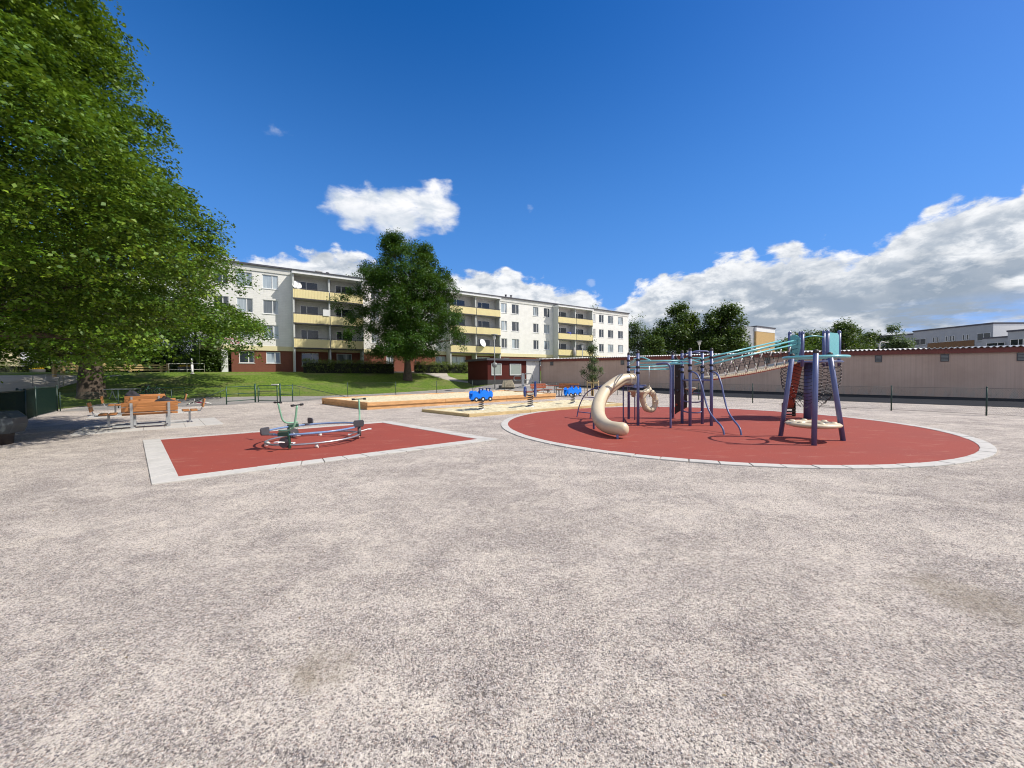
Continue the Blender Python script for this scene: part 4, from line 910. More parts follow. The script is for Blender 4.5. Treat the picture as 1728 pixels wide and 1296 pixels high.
# rope bridge up to the lookout tower
T0 = G(1366, 706.7); tz = D(1366, 613, T0.y).z
b0 = at('P7', pz + .02, -.25, .2); b0 = V((6.0, 11.9, pz + .04)); b1 = V((T0.x - .85, T0.y - .1, tz + .02)); sdv = (b1 - b0); sdv.z = 0; sdv = V((-sdv.y, sdv.x, 0)).normalized()
def bpt(t_, side=0, dz=0): p = b0.lerp(b1, t_) + sdv * side * .33; p.z += dz - .05 * math.sin(math.pi * t_); return p
mb = MB()
for i in range(46):
    t_ = (i + .5) / 46; c_ = bpt(t_); mb.tube([c_ - sdv * .34, c_ + sdv * .34], .033, 8)
mb.build('bridge_rollers', M['beige_plastic'], fr, world=True)
mb = MB()
for s_ in (-.8, .8): mb.tube([bpt(t_, s_, -.05) for t_ in np.linspace(0, 1, 20)], .02, 6)
mb.build('bridge_belt', M['red_plastic'], fr, world=True)
hz0 = D(1200, 607, 11.7).z; hz1 = D(1345, 575, T0.y).z
for s_ in (-1, 1):
    for dz in (0, -.13):
        a = b0 + sdv * .36 * s_; b = b1 + sdv * .36 * s_; a.z = hz0 + dz; b.z = hz1 + dz; bar([a, b + (b - a).normalized() * .15], .026, 'teal', 'handrail')
    mb = MB(); mk = MB()
    for i in range(8):
        t_ = .04 + .92 * i / 8; t2 = t_ + .115; tm = (t_ + t2) / 2; up_ = b0.lerp(b1, tm) + sdv * .36 * s_; up_.z = hz0 + (hz1 - hz0) * tm - .15
        for q_, f0, f1 in ((t_, .05, .3), (t2, .7, .95)): mb.tube([up_, bpt(q_, s_)], .009, 5); mk = MB(); mk.cyl(up_.lerp(bpt(q_, s_), f0), up_.lerp(bpt(q_, s_), f1), .02, 6); mk.build('rope_sleeve', M['white_knot'], fr, world=True)
    for f_ in (.4, .62): mb.tube([bpt(t_, s_).lerp(V((b0.lerp(b1, t_) + sdv * .36 * s_).to_tuple()[:2] + (hz0 + (hz1 - hz0) * t_,)), f_) for t_ in np.linspace(0, 1, 10)], .008, 5)
    mb.build('bridge_ropes', M['rope'], fr, world=True)
# lookout tower
mb = MB(); mb.cyl(V((T0.x, T0.y, -.05)), V((T0.x, T0.y, tz + .05)), .17, 22); mb.build('tower_column', M['purple'], fr, world=True)
mb = MB(); mb.lathe([(0, tz), (.86, tz), (.90, tz + .03), (.86, tz + .06), (0, tz + .06)], (T0.x, T0.y, 0), 28); mb.build('tower_platform', M['purple'], fr, world=True)
zup = D(1366, 563, T0.y).z; cx_, cy_ = T0.x + .18, T0.y
for u, dy in ((1332.5, -.1), (1354, -.55), (1350, .5), (1390, .55), (1396.5, -.5), (1416, -.05)):
    yy = T0.y + dy; d_ = D(u, 600, yy); zt_ = D(u, 563 if u < 1380 else 561, yy).z
    mb = MB(); mb.cyl(V((d_.x, d_.y, tz - .12)), V((d_.x, d_.y, zt_)), .05, 14); mb.lathe([(.055, zt_ - .02), (.055, zt_ + .03), (.03, zt_ + .07), (0, zt_ + .08)], (d_.x, d_.y, 0), 12); mb.build('tower_post', M['purple'], fr, world=True)
def panel(u0, u1, v0, v1, y0, y1, cut):
    a = D(u0, v1, y0); b = D(u1, v1, y1); zt0 = D(u0, v0, y0).z; zt1 = D(u1, v0, y1).z; d_ = V((b.x - a.x, b.y - a.y, 0)); L_ = d_.length; an = math.atan2(d_.y, d_.x)
    Mt = FRAME((a.x, a.y, 0), an) @ Matrix.Rotation(R(90), 4, 'X'); zb = a.z
    pl = [(0, zb), (L_ * (.7 if cut else 1), zb), (L_, zb + (zt0 - zb) * .5), (L_, zt1 - .12), (L_ * .85, zt1 - .03), (L_ * .5, zt0), (0, zt0)]
    mb = MB(); mb.prism(pl, -.012, .012, Mt); mb.build('tower_panel', M['teal'], fr, world=True)
panel(1334, 1350, 566, 611, T0.y - .15, T0.y - .55, True); panel(1399, 1415, 561, 601, T0.y - .5, T0.y - .1, False)
bar([D(1356, 570, 12.8), D(1366, 567.5, 12.75), D(1378, 566.8, 12.75), D(1390, 569, 12.8)], .018, 'teal', 'tower_rail', 8, 5)
# net of black rope hanging round the column
mb = MB(); mk = MB(); nz = [(tz - .02, .80), (tz - .3, .83), (tz - .7, .80), (tz - 1.0, .68), (tz - 1.25, .46), (.42, .26)]
def nr(z): return float(np.interp(-z, [-a for a, _ in nz], [b for _, b in nz]))
mer = 6
for k in range(mer):
    a = 2 * math.pi * k / mer + .25
    pts = [V((T0.x + nr(z) * math.cos(a), T0.y + nr(z) * math.sin(a), z)) for z in np.linspace(tz, .42, 15)]; mb.tube(pts, .009, 5)
    for p in pts[::1]: mk.lathe([(0, -.016), (.014, -.012), (.014, .012), (0, .016)], p, 6)
for z in np.linspace(tz - .06, .66, 11):
    ring = []
    for k in range(mer * 8):
        a = 2 * math.pi * k / (mer * 8) + .25; sag = (math.sin(mer * (a - .25) / 2) ** 2) * .12; ring.append(V((T0.x + nr(z) * math.cos(a), T0.y + nr(z) * math.sin(a), max(.3, z - sag))))
    mb.tube(ring, .009, 5, closed=True)
for a in (0.3, 2.0, 3.9, 5.3): mb.cyl(V((T0.x + .26 * math.cos(a), T0.y + .26 * math.sin(a), .44)), V((T0.x + 1.0 * math.cos(a), T0.y + 1.0 * math.sin(a), .42)), .007, 5)
nf_ = len(mb.f); mb.add(mk.v, mk.f, True); no_ = mb.build('net', M['rope'], fr, world=True); no_.data.materials.append(M['white_knot'])
for p_ in no_.data.polygons:
    if p_.index >= nf_: p_.material_index = 1
# red climbing chute behind the column
a = D(1352, 700, 14.0); a = V((T0.x - .15, T0.y + .62, 0)); q0 = V((T0.x - .20, T0.y + .75, .12)); q1 = V((T0.x - .10, T0.y + .45, tz))
mb = MB(); mb.beam(q0 + V((0, 0, .2)), q1, .34, .10, (0, 1, 0)); mb.build('red_chute', M['red_plastic'], fr, world=True)
mb = MB()
for z in (.08, .19, .30): mb.box(q0.x - .2, q0.x + .2, q0.y - .12, q0.y + .05, z - .02, z + .02)
for x in (-.2, .18): mb.box(q0.x + x, q0.x + x + .03, q0.y - .1, q0.y + .05, -.02, .5)
mb.build('chute_step', M['dark_panel'], fr, world=True)
# ---------------------------------------------------------------- tripod with spinning disc
FL, FF, FRt = G(1316.7, 736.3), G(1373.5, 752.6), G(1423.5, 744.6); ct = (FL + FF + FRt) / 3
tp = thing('tripod_spinner', 'purple tripod with a turquoise top ring and a beige disc hanging between its legs', 'spinner', (ct.x, ct.y, 0))
zr = D(1369, 603.2, ct.y).z
for f_, u in ((FL, 1340), (FF, 1377), (FRt, 1407.5)):
    top = ct + (f_ - ct) * (.62 if u == 1340 else (.55 if u == 1407.5 else .74)); top = V((top.x, top.y, zr + (.06 if u != 1377 else .12)))
    if u == 1377: top = D(1377, 594, f_.y + .05)
    mb = MB(); mb.cyl(V((f_.x, f_.y, -.05)), top, .052, 16); lg = mb.build('leg', M['purple'], tp, world=True)
    mb = MB(); mb.lathe([(.054, -.03), (.06, 0), (.055, .03), (.03, .055), (0, .06)], top, 12); mb.build('cap', M['dark_panel'], lg, world=True)
ringc = V((ct.x + .06, ct.y, zr)); mb = MB(); mb.tube([ringc + V((.60 * math.cos(a), .60 * math.sin(a), 0)) for a in np.linspace(0, 2 * math.pi, 48, endpoint=False)], .032, 10, closed=True); mb.build('top_ring', M['teal'], tp, world=True)
dz_ = D(1372, 715, ct.y).z; dc = V((ct.x + .02, ct.y, dz_))
# ring shaped disc with raised pads
mb = MB(); mb.lathe([(.24, .0), (.27, .035), (.40, .045), (.50, .03), (.54, 0), (.52, -.04), (.42, -.07), (.28, -.06), (.24, -.02), (.24, 0)], dc, 36); ds = mb.build('disc', M['beige_plastic'], tp, world=True)
for k in range(6):
    a = k * math.pi / 3 + .3; mb = MB(); mb.lathe([(0, .075), (.04, .07), (.07, .045), (.075, .03)], (dc.x + .38 * math.cos(a), dc.y + .38 * math.sin(a), dc.z), 12); mb.build('pad', M['beige_plastic'], ds, world=True)
for f_ in (FL, FF, FRt):
    d_ = (f_ - ct).normalized(); s_ = dc + V((d_.x, d_.y, 0)) * .52; e_ = V((f_.x, f_.y, 0)).lerp(V((ct.x, ct.y, 0)), .05) + V((0, 0, dz_ + .12))
    mb = MB(); mb.cyl(s_, s_ + V((d_.x, d_.y, 0)) * .07, .03, 8); mb.tube([s_, s_.lerp(e_, .5) + V((0, 0, -.05)), e_], .008, 5); mb.build('chain', M['black'], tp, world=True)
# ---------------------------------------------------------------- bicycle carousel
cc_ = D(531, 725, 9.35); ca = thing('bicycle_carousel', 'bicycle carousel of one blue and one steel ring with green handlebar frames', 'carousel', (cc_.x, cc_.y, 0))
ca.rotation_euler = (0, R(-1.4), 0)
Rg = 1.04
def lring(r, z, tr, m, name, sx=1): mb = MB(); mb.tube([(r * math.cos(a), r * math.sin(a), z) for a in np.linspace(0, 2 * math.pi, 64, endpoint=False)], tr, 10, closed=True); return mb.build(name, M[m], ca)
lring(Rg, .34, .024, 'ring_blue', 'upper_ring'); lring(Rg - .01, .11, .024, 'steel', 'lower_ring')
def local_px(u, v_, dep): p = D(u, v_, dep) - V((cc_.x, cc_.y, 0)); return p
def bikeunit(a, label=None, hb=True, flip=1, h=.98):
    c_, s_ = math.cos(a), math.sin(a); Mu = Matrix.Rotation(a + math.pi / 2, 4, 'Z'); Mu = Matrix.Translation((Rg * c_, Rg * s_, 0)) @ Mu
    if flip < 0: Mu = Mu @ Matrix.Rotation(math.pi, 4, 'Z')
    mb = MB(); mb.box(-.13, .13, -.04, .04, .31, .40, Mu); mb.box(.09, .14, -.025, .025, .04, .33, Mu)
    fr_ = mb.build('bracket', M['dgreen'], ca, bev=.006)
    mb = MB(); mb.tube([Mu @ V(p) for p in spline([(-.12, 0, .43), (.12, 0, .44), (.24, 0, .52), (.29, 0, .70), (.34, 0, h)], 5)], .022, 8); mb.build('handlebar_post', M['mint'], fr_)
    mb = MB(); mb.cyl(Mu @ V((.345, -.17, h + .01)), Mu @ V((.345, .17, h + .01)), .014, 8)
    for y in (-.17, .17): mb.cyl(Mu @ V((.345, y * .62, h + .01)), Mu @ V((.345, y * 1.05, h + .01)), .026, 10)
    mb.build('handlebar', M['black'], fr_)
    mb = MB(); mb.cyl(Mu @ V((0, -.03, .17)), Mu @ V((0, .05, .17)), .115, 18); mb.build('gear_cover', M['dark_grey'], fr_)
    mb = MB(); mb.cyl(Mu @ V((.02, -.22, .22)), Mu @ V((.02, .24, .12)), .014, 6); mb.box(-.03, .07, -.28, -.2, .205, .23, Mu); mb.box(-.05, .05, .2, .28, .105, .13, Mu); mb.build('pedal', M['white_paint'], fr_)
    # saddle with back rest
    mb = MB(); Ms = Mu @ Matrix.Translation((-.38, 0, 0)); pl = [(-.10, .0), (.10, .0), (.12, .04), (.12, .13), (.10, .16), (-.10, .16), (-.12, .13), (-.12, .04)]
    mb.prism(pl, -.02, .02, Ms @ Matrix.Translation((-.08, 0, .35)) @ Matrix.Rotation(R(90), 4, 'Z') @ Matrix.Rotation(R(90), 4, 'X')); mb.box(-.10, .10, -.10, .10, .345, .37, Ms); mb.build('seat', M['dark_grey'], ca, bev=.008)
bikeunit(R(146)); bikeunit(R(-97)); bikeunit(R(20))
for a in (R(-150), R(-60), R(30), R(110), R(200)):
    mb = MB(); x, y = 1.0 * math.cos(a), 1.0 * math.sin(a); mb.cyl((x - .03, y, .045), (x + .03, y, .045), .042, 12); mb.cyl((x, y, .04), (x, y, .1), .012, 6); mb.build('caster', M['white_knot'], ca)
# ---------------------------------------------------------------- sandboxes
def corner_pts(lst): return [G(*p) for p in lst]
M['weathered_brown'] = wood('weathered_brown_timber', (.20, .10, .05), .7, 0)
def sandpit(name, label, C4, h, w_, woods, levels=2, fill=.75, lip=0):
    t = thing(name, label, 'sandpit', C4[0]); n = 4
    cen = sum(C4, V()) / 4
    for i in range(4):
        a, b = C4[i], C4[(i + 1) % 4]; d_ = (b - a).normalized(); nrm = V((-d_.y, d_.x, 0)); nrm = nrm if nrm.dot(cen - a) > 0 else -nrm
        for lv in range(levels):
            z0 = h * lv / levels; z1 = h * (lv + 1) / levels - .006; ww = w_ if (lv == levels - 1 or not lip) else w_ * .8; k = 3 if (b - a).length > 8 else 1
            for s_ in range(k):
                p0 = a.lerp(b, s_ / k) + d_ * (.0 if s_ else (ww if i % 2 else 0)); p1 = a.lerp(b, (s_ + 1) / k) - d_ * (.006 if s_ < k - 1 else (ww if i % 2 else 0))
                o_ = nrm * (0 if lv == levels - 1 else lip); mb = MB(); Ls = (p1 - p0).length
                mb.box(0, Ls, 0, 0 + 1e-6, 0, 1e-6) if 0 else None
                an = math.atan2(d_.y, d_.x); sgn = 1 if nrm.dot(V((-d_.y, d_.x, 0))) > 0 else -1
                mb.box(0, Ls, min(0, sgn * ww), max(0, sgn * ww), z0 - (.1 if lv == 0 else 0), z1)
                ob = mb.build('timber', woods, t, bev=.01); ob.location = (p0 + o_) - C4[0]; ob.rotation_euler = (0, 0, an)
    # sand: lumpy surface
    mb = MB(); nx, ny = 60, 26; vs = []
    for j in range(ny + 1):
        for i in range(nx + 1):
            u, v_ = i / nx, j / ny; u = .012 + .976 * u; v_ = .02 + .96 * v_; p = C4[0].lerp(C4[1], u).lerp(C4[3].lerp(C4[2], u), v_)
            z = h * fill + .05 * mnoise.noise((p.x * .8, p.y * .8, 1)) + .05 * mnoise.noise((p.x * 2.9, p.y * 2.9, 4)) + .025 * mnoise.noise((p.x * 8, p.y * 8, 4)) * 1
            vs.append((p.x, p.y, z))
    mb.add(vs, [(j * (nx + 1) + i, j * (nx + 1) + i + 1, (j + 1) * (nx + 1) + i + 1, (j + 1) * (nx + 1) + i) for j in range(ny) for i in range(nx)], True)
    mb.build('sand', M['sand'], t, world=True); return t
A1_, B1_ = G(543, 681.5), G(620, 691.8); C1_ = G(938.5, 672.5); D1_ = A1_ + (C1_ - B1_) * .98; D1_ = G(852, 665.5)
sandpit('sandpit', 'large raised sandpit of stacked orange timbers on the far side', [B1_, C1_, D1_, A1_], .36, .16, M['sand_wood'], 2, .86, .05)
A2_, B2_ = G(711.5, 695), G(792, 704); C2_ = G(1052, 684.5); D2_ = A2_ + (C2_ - B2_)
sandpit('sandpit', 'low sandpit edged with pale timber holding the three spring riders', [B2_, C2_, G(975, 677.5), A2_], .13, .12, M['pale_wood'], 1, .75)
# ---------------------------------------------------------------- spring riders
def rider_truck(name, label, p, rz, group=None):
    t = thing(name, label, 'spring rider', p, rz, group); H = .40
    pl = [(-.50, .10), (-.50, .36), (-.46, .42), (-.36, .44), (-.27, .40), (-.20, .31), (-.13, .31), (-.10, .36), (.02, .47), (.14, .47), (.20, .40), (.24, .33), (.30, .34), (.34, .42), (.44, .42), (.50, .34), (.50, .20), (.46, .08), (.30, .03), (.16, .06), (.05, .02), (-.06, .02), (-.12, .10), (-.22, .10), (-.30, .02), (-.40, .02)]
    for y in (-.16, .16):
        mb = MB(); mb.prism(pl, y - .012, y + .012, Matrix.Translation((0, 0, H)) @ Matrix.Rotation(R(90), 4, 'X')); sp2 = mb.build('side_panel', M['rider_blue'], t, bev=.004)
        for x in (-.33, .0, .36):
            s2 = 1 if y > 0 else -1; mb = MB(); mb.cyl((x, y + s2 * .013, H + .06), (x, y + s2 * .03, H + .06), .105 if x > -.1 else .10, 22); wh = mb.build('wheel', M['black'], sp2)
            mb = MB(); mb.cyl((x, y + s2 * .031, H + .06), (x, y + s2 * .038, H + .06), .045, 14); mb.build('hub', M['white_knot'], wh)
    mb = MB(); mb.box(-.18, .16, -.145, .145, H + .24, H + .27); mb.build('seat', M['black'], t, bev=.01)
    mb = MB(); mb.box(-.5, -.3, -.147, .147, H + .30, H + .33); mb.box(.26, .48, -.147, .147, H + .26, H + .29); mb.build('cross_panel', M['rider_blue'], t)
    for x in (.0, .36):
        mb = MB(); mb.box(x - .02, x + .02, -.16, -.12, H + .3, H + .54); mb.box(x - .02, x + .02, .12, .16, H + .3, H + .54); mb.cyl((x, -.22, H + .52), (x, .22, H + .52), .016, 8); mb.build('handle', M['navy'], t)
    mb = MB(); mb.cyl((.5, -.12, H + .24), (.53, -.12, H + .24), .03, 10); mb.cyl((.5, .12, H + .24), (.53, .12, H + .24), .03, 10); mb.build('headlight', mat('amber', (.6, .15, .02), .4), t)
    spring(t, H + .1); return t
def spring(t, top):
    mb = MB(); n = 90; mb.tube([(.105 * math.cos(k * .42), .105 * math.sin(k * .42), .02 + (top - .02) * k / n) for k in range(n)], .016, 6); mb.build('spring', M['dark_grey'], t)
    mb = MB(); mb.lathe([(0, .03), (.16, .03), (.16, -.05)], n=16); mb.build('base', M['galv'], t)
    mb = MB(); mb.box(-.16, .16, -.14, .14, top, top + .03); mb.build('top_plate', M['galv'], t)
sz = .11
def rp(u, v_): p = G(u, v_, sz); return p
rider_truck('spring_rider', 'bright blue truck shaped spring rider nearest the left end of the sandpit', rp(812, 691), R(33), 'spring riders in the low sandpit')
rider_truck('spring_rider', 'bright blue truck shaped spring rider farthest right in front of the far picnic table', rp(966.5, 680.5), R(38), 'spring riders in the low sandpit')
t = thing('spring_rider', 'dark navy spring rider seen end on between the two bright blue ones', 'spring rider', rp(895, 686), R(22), 'spring riders in the low sandpit')
t.scale = (1.2, 1.2, 1.2); H = .38
for y in (-.22, .22):
    pl = [(-.20, .05), (-.24, .2), (-.16, .38), (0, .42), (.16, .36), (.22, .2), (.14, .05), (0, .0)] if y < 0 else [(-.18, .02), (-.20, .16), (-.10, .40), (-.06, .60), (.04, .62), (.09, .45), (.2, .22), (.18, .05), (0, -.02)]
    mb = MB(); mb.prism(pl, -.03, .03, Matrix.Translation((y, 0, H)) @ Matrix.Rotation(R(55), 4, 'Z') @ Matrix.Rotation(R(90), 4, 'X')); mb.build('side_panel', M['navy'], t, bev=.01)
mb = MB(); mb.box(-.2, .2, -.09, .09, H + .18, H + .23); mb.build('seat', M['red_brown_wood'], t, bev=.01)
spring(t, H + .1)
# ---------------------------------------------------------------- picnic sets
def rplank(mb, x0, x1, y0, y1, z0, z1, Mx=None):
    c = min(.09, (x1 - x0) * .1); pl = [(x0, y0 + .02), (x0 + .02, y0), (x1 - .02, y0), (x1, y0 + .02), (x1, y1 - .02), (x1 - .02, y1), (x0 + .02, y1), (x0, y1 - .02)]
    mb.prism(pl, z0, z1, Mx)
def seatunit(t, Mu, w, wd, two=True):
    """seat facing -y of the local frame; back at +y"""
    for y in (-.20, .02):
        mb = MB(); rplank(mb, -w / 2, w / 2, y, y + .19, .42, .47, Mu); mb.build('seat', wd, t, bev=.008)
    Mb = Mu @ Matrix.Translation((0, .27, .0)) @ Matrix.Rotation(R(-10), 4, 'X')
    for z in (.55, .71):
        mb = MB(); mb.box(-w / 2, w / 2, -.02, .025, z, z + .145, Mb); mb.build('backrest', wd, t, bev=.012)
    for x in ((-w * .33, w * .33) if two else (0,)):
        mb = MB(); mb.box(x - .03, x + .03, -.03, .03, .03, .42, Mu); mb.beam(Mu @ V((x, -.15, .40)), Mu @ V((x, .30, .40)), .05, .035); mb.beam(Mu @ V((x, .30, .385 if not two else .02)), Mb @ V((x, .05, .84)), .065, .022); mb.build('leg', M['galv'], t)
def picnic(label, c, rz, wd, sides=True, group=None, s=1.0):
    t = thing('picnic_table', label, 'picnic table', c, rz, group)
    for k in range(5):
        mb = MB(); y = -.36 + k * .146; rplank(mb, -.66, .66, y, y + .135, .70, .745); mb.build('table_top', wd, t, bev=.008)
    for x in (-.4, .4): mb = MB(); mb.box(x - .03, x + .03, -.3, .3, .66, .70); mb.box(x - .035, x + .035, -.035, .035, .04, .66); mb.build('table_leg', M['galv'], t)
    mb = MB(); mb.box(-.92, .92, -.03, .03, .0, .045); mb.box(-.43, -.37, -.85, .85, .001, .044); mb.box(.37, .43, -.85, .85, .001, .044); mb.build('ground_frame', M['galv'], t)
    for a in (0, math.pi): seatunit(t, Matrix.Rotation(a, 4, 'Z') @ Matrix.Translation((0, .72, 0)), 1.32, wd)
    if sides:
        for a in (math.pi / 2, -math.pi / 2): seatunit(t, Matrix.Rotation(a, 4, 'Z') @ Matrix.Translation((0, 1.0, 0)), .60, wd, False)
    return t
def sets(): pass
pc1 = V((-12.35, 12.95, .02)); picnic('orange picnic table with four backed seats nearest the camera on pale slabs', pc1, R(43), M['orange_wood'], group='orange picnic sets under the trees')
pc2 = V((-17.0, 17.6, .0)); picnic('orange picnic table with four backed seats standing behind the nearer one', pc2, R(43), M['orange_wood'], group='orange picnic sets under the trees')
def slabs(c, rz, w, d_, name, label):
    mb = MB(); n = int(w / .5); m_ = int(d_ / .5)
    for i in range(n):
        for j in range(m_): mb.box(-w / 2 + i * .5 + .004, -w / 2 + i * .5 + .496, -d_ / 2 + j * .5 + .004, -d_ / 2 + j * .5 + .496, -.03, .020 + random.uniform(-.002, .002), FRAME(c, rz))
    o = mb.build(name, M['slab'], bev=.003); setp(o, label, 'paving', kind='structure')
slabs((pc1.x + .1, pc1.y, 0), R(43), 3.5, 3.0, 'paving_slabs', 'pale paving slabs under the nearer picnic table')
slabs((pc2.x, pc2.y, 0), R(43), 3.5, 3.0, 'paving_slabs', 'pale paving slabs under the farther picnic table')
def cloth(name, label, cat, loc, sx, sy, h, mt, seed=1, rz=0):
    t = thing(name, label, cat, loc, rz); mb = MB(); n = 22; vs = []
    for j in range(12):
        for k in range(n):
            a = 2 * math.pi * k / n; f = j / 11; r = math.sin(f * math.pi * .5) if f < 1 else 1; z = h * math.cos(f * math.pi * .5)
            nn = 1 + .35 * mnoise.noise((math.cos(a) * 1.3 + seed, math.sin(a) * 1.3, f * 2)); vs.append((sx * r * math.cos(a) * nn, sy * r * math.sin(a) * nn, max(0, z * (1 + .5 * mnoise.noise((math.cos(a) * 2, math.sin(a) * 2 + seed, f * 3))))))
    mb.add(vs, [(j * n + k, (j + 1) * n + k, (j + 1) * n + (k + 1) % n, j * n + (k + 1) % n) for j in range(11) for k in range(n)], True); mb.build('body', mt, t)
    mb = MB(); mb.tube(spline([(-sx * .4, 0, h * .85), (-sx * .1, sy * .1, h * 1.35), (sx * .4, 0, h * .8)], 6), .012, 6); mb.build('strap', mt, t); return t
M['dark_cloth'] = mat('dark_cloth', (.03, .028, .035), .85, var=.3, scale=9)
cloth('bag', 'dark bag lying slumped on the nearer picnic table', 'bag', (pc1.x + .35, pc1.y + .15, .765), .30, .2, .17, M['dark_cloth'], 2)
cloth('rucksack', 'black rucksack on the farther picnic table top', 'rucksack', (pc2.x - .55, pc2.y - .1, .745), .32, .22, .26, M['dark_cloth'], 5)
# far table set near the garages
t = thing('picnic_table', 'red brown picnic table with two park benches near the garage wall', 'picnic table', G(936, 670, 0), R(-4)); oc = t.location.copy()
for x, wd, a in ((-.55, M['red_brown_wood'], 90), (.55, M['orange_wood'], -90)):
    seatunit(t, Matrix.Translation((x, 0, .0)) @ Matrix.Rotation(R(a - 42 if x < 0 else a + 55), 4, 'Z') @ Matrix.Translation((0, .25, 0)), 1.45, wd)
for k in range(4): mb = MB(); rplank(mb, -.62, .62, -.3 + k * .15, -.3 + k * .15 + .14, .70, .745); mb.build('table_top', M['red_brown_wood'], t)
mb = MB(); mb.box(-.05, .05, -.05, .05, .0, .70); mb.build('table_leg', M['galv'], t)
t.scale = (1.15, 1.15, 1.15)
# ---------------------------------------------------------------- fences
def mesh_mat(name, col, cell, thick):
    m, t, b = newmat(name); v = t.obj(); s = t.new('ShaderNodeSeparateXYZ'); t.link(v, s.inputs[0])
    h = t.math('ADD', s.outputs[0], s.outputs[1]) if False else s.outputs[0]
    a1 = t.math('PINGPONG', t.math('DIVIDE', t.math('ADD', h, s.outputs[2]), cell), .5); a2 = t.math('PINGPONG', t.math('DIVIDE', t.math('SUBTRACT', h, s.outputs[2]), cell), .5)
    al = t.math('MAXIMUM', t.math('LESS_THAN', a1, thick), t.math('LESS_THAN', a2, thick)); b.inputs['Base Color'].default_value = (*col, 1); b.inputs['Specular IOR Level'].default_value = .08; b.inputs['Roughness'].default_value = .8; t.link(al, b.inputs['Alpha']); return m
M['wire_mesh'] = mesh_mat('wire_mesh', (.05, .08, .07), .055, .022); M['dense_mesh'] = mesh_mat('dense_green_mesh', (.006, .02, .015), .05, .42)
def fence(name, label, pts, h, meshm, group=None, posts=None, braces=(), rail=False, pr=.024, wire=True):
    t = thing(name, label, 'fence', pts[0], 0, group)
    for p in pts:
        mb = MB(); mb.cyl((p.x, p.y, p.z - .1), (p.x, p.y, p.z + h), pr, 10); mb.lathe([(pr + .003, h - .02), (pr + .003, h + .015), (0, h + .03)], (p.x, p.y, p.z), 10); mb.build('post', M['fence_green'], t, world=True)
    for a, b in zip(pts, pts[1:]):
        d_ = b - a; L = math.hypot(d_.x, d_.y); an = math.atan2(d_.y, d_.x)
        mb = MB(); mb.add([(0, 0, .04), (L, 0, d_.z + .04), (L, 0, d_.z + h - .04), (0, 0, h - .04)], [(0, 1, 2, 3)]); o = mb.build('wire_mesh', meshm, t); o.location = a - pts[0]; o.rotation_euler = (0, 0, an)
        for z in ((h - .04, .05) if not rail else (h - .05,)):
          mb = MB(); mb.cyl((a.x, a.y, a.z + z), (b.x, b.y, b.z + z), .02 if rail else .004, 6); mb.build('top_rail' if rail else 'wire', M['fence_green'], t, world=True)
    for a, b in braces: mb = MB(); mb.cyl(a, b, .02, 8); mb.build('brace', M['fence_green'], t, world=True)
    return t
FH = 1.15
def gp(u, v_, dz=0): p = GT(u, v_); return p
bp_ = [gp(494, 677.6), gp(587, 670), gp(668, 668), gp(737, 665.3), gp(797, 663.6), gp(851, 662)]
fence('wire_fence', 'low green wire fence between the sandpits and the lawn path', bp_, FH, M['wire_mesh'], braces=[(bp_[0] + V((0, 0, FH - .05)), bp_[1] + V((-.25, 0, .06))), (bp_[5] + V((0, 0, .1)), bp_[5] + V((3.1, -.2, 1.0)))])
rp_ = [gp(898, 664.5), gp(939, 666), gp(987, 665.5), G(1041.7, 667), G(1096, 670.3), G(1179, 674.5), G(1270, 680), G(1378, 686.5), G(1504, 693), G(1664.5, 701.4), G(1870, 713)]
fence('wire_fence', 'low dark green wire fence along the garage wall behind the red circle', rp_, 1.02, M['wire_mesh'], braces=[(rp_[0] + V((0, 0, 1.0)), rp_[0] + V((1.6, -.3, .1)))])
lp_ = [G(97, 694), G(61, 703), G(31, 716.5), V((-16.6, 12.9, 0)), V((-14.6, 10.4, 0)), V((-13.0, 8.2, 0))]
fence('mesh_fence', 'dense dark green mesh fence in the shade at the left edge', lp_, 1.28, M['dense_mesh'], rail=True, pr=.035)
l2 = [G(97, 694.2) + V((.12, .02, 0)), gp(200, 689), gp(290, 686), gp(382.5, 683)]
fence('wire_fence', 'low wire fence behind the picnic tables running from the corner to the gate', l2, .95, M['wire_mesh'], braces=[(l2[3] + V((0, 0, .93)), l2[2].lerp(l2[3], .25) + V((0, 0, .05)))])
# rail fence sections and gate
gt = thing('gate_fence', 'green tubular gate with rail panels beside it in the playground fence', 'gate', gp(382.5, 683))
gpts = [gp(382.5, 683), gp(431, 679.2), gp(436, 679.0), gp(468, 678.6), gp(473, 678.5), gp(494, 677.8)]
for i, p in enumerate(gpts):
    r = .045 if i in (1, 4) else .03; mb = MB(); mb.cyl((p.x, p.y, p.z - .05), (p.x, p.y, p.z + (1.22 if i in (1, 4) else 1.1)), r, 10); mb.build('post', M['dgreen'], gt, world=True)
for a, b, zs, nm in ((0, 1, (1.06, .62, .2), 'rail'), (2, 3, (1.08, .72, .12), 'gate_leaf'), (4, 5, (1.06, .5), 'rail')):
    mb = MB()
    for z in zs: mb.cyl(gpts[a] + V((0, 0, z)), gpts[b] + V((0, 0, z)), .022, 8)
    mb.build(nm, M['dgreen'], gt, world=True)
mb = MB(); q_ = gpts[3] + V((0, -.06, 1.14)); mb.box(q_.x - .3, q_.x + .12, q_.y - .05, q_.y + .05, q_.z - .03, q_.z + .04); mb.build('latch', M['white_knot'], gt, world=True)
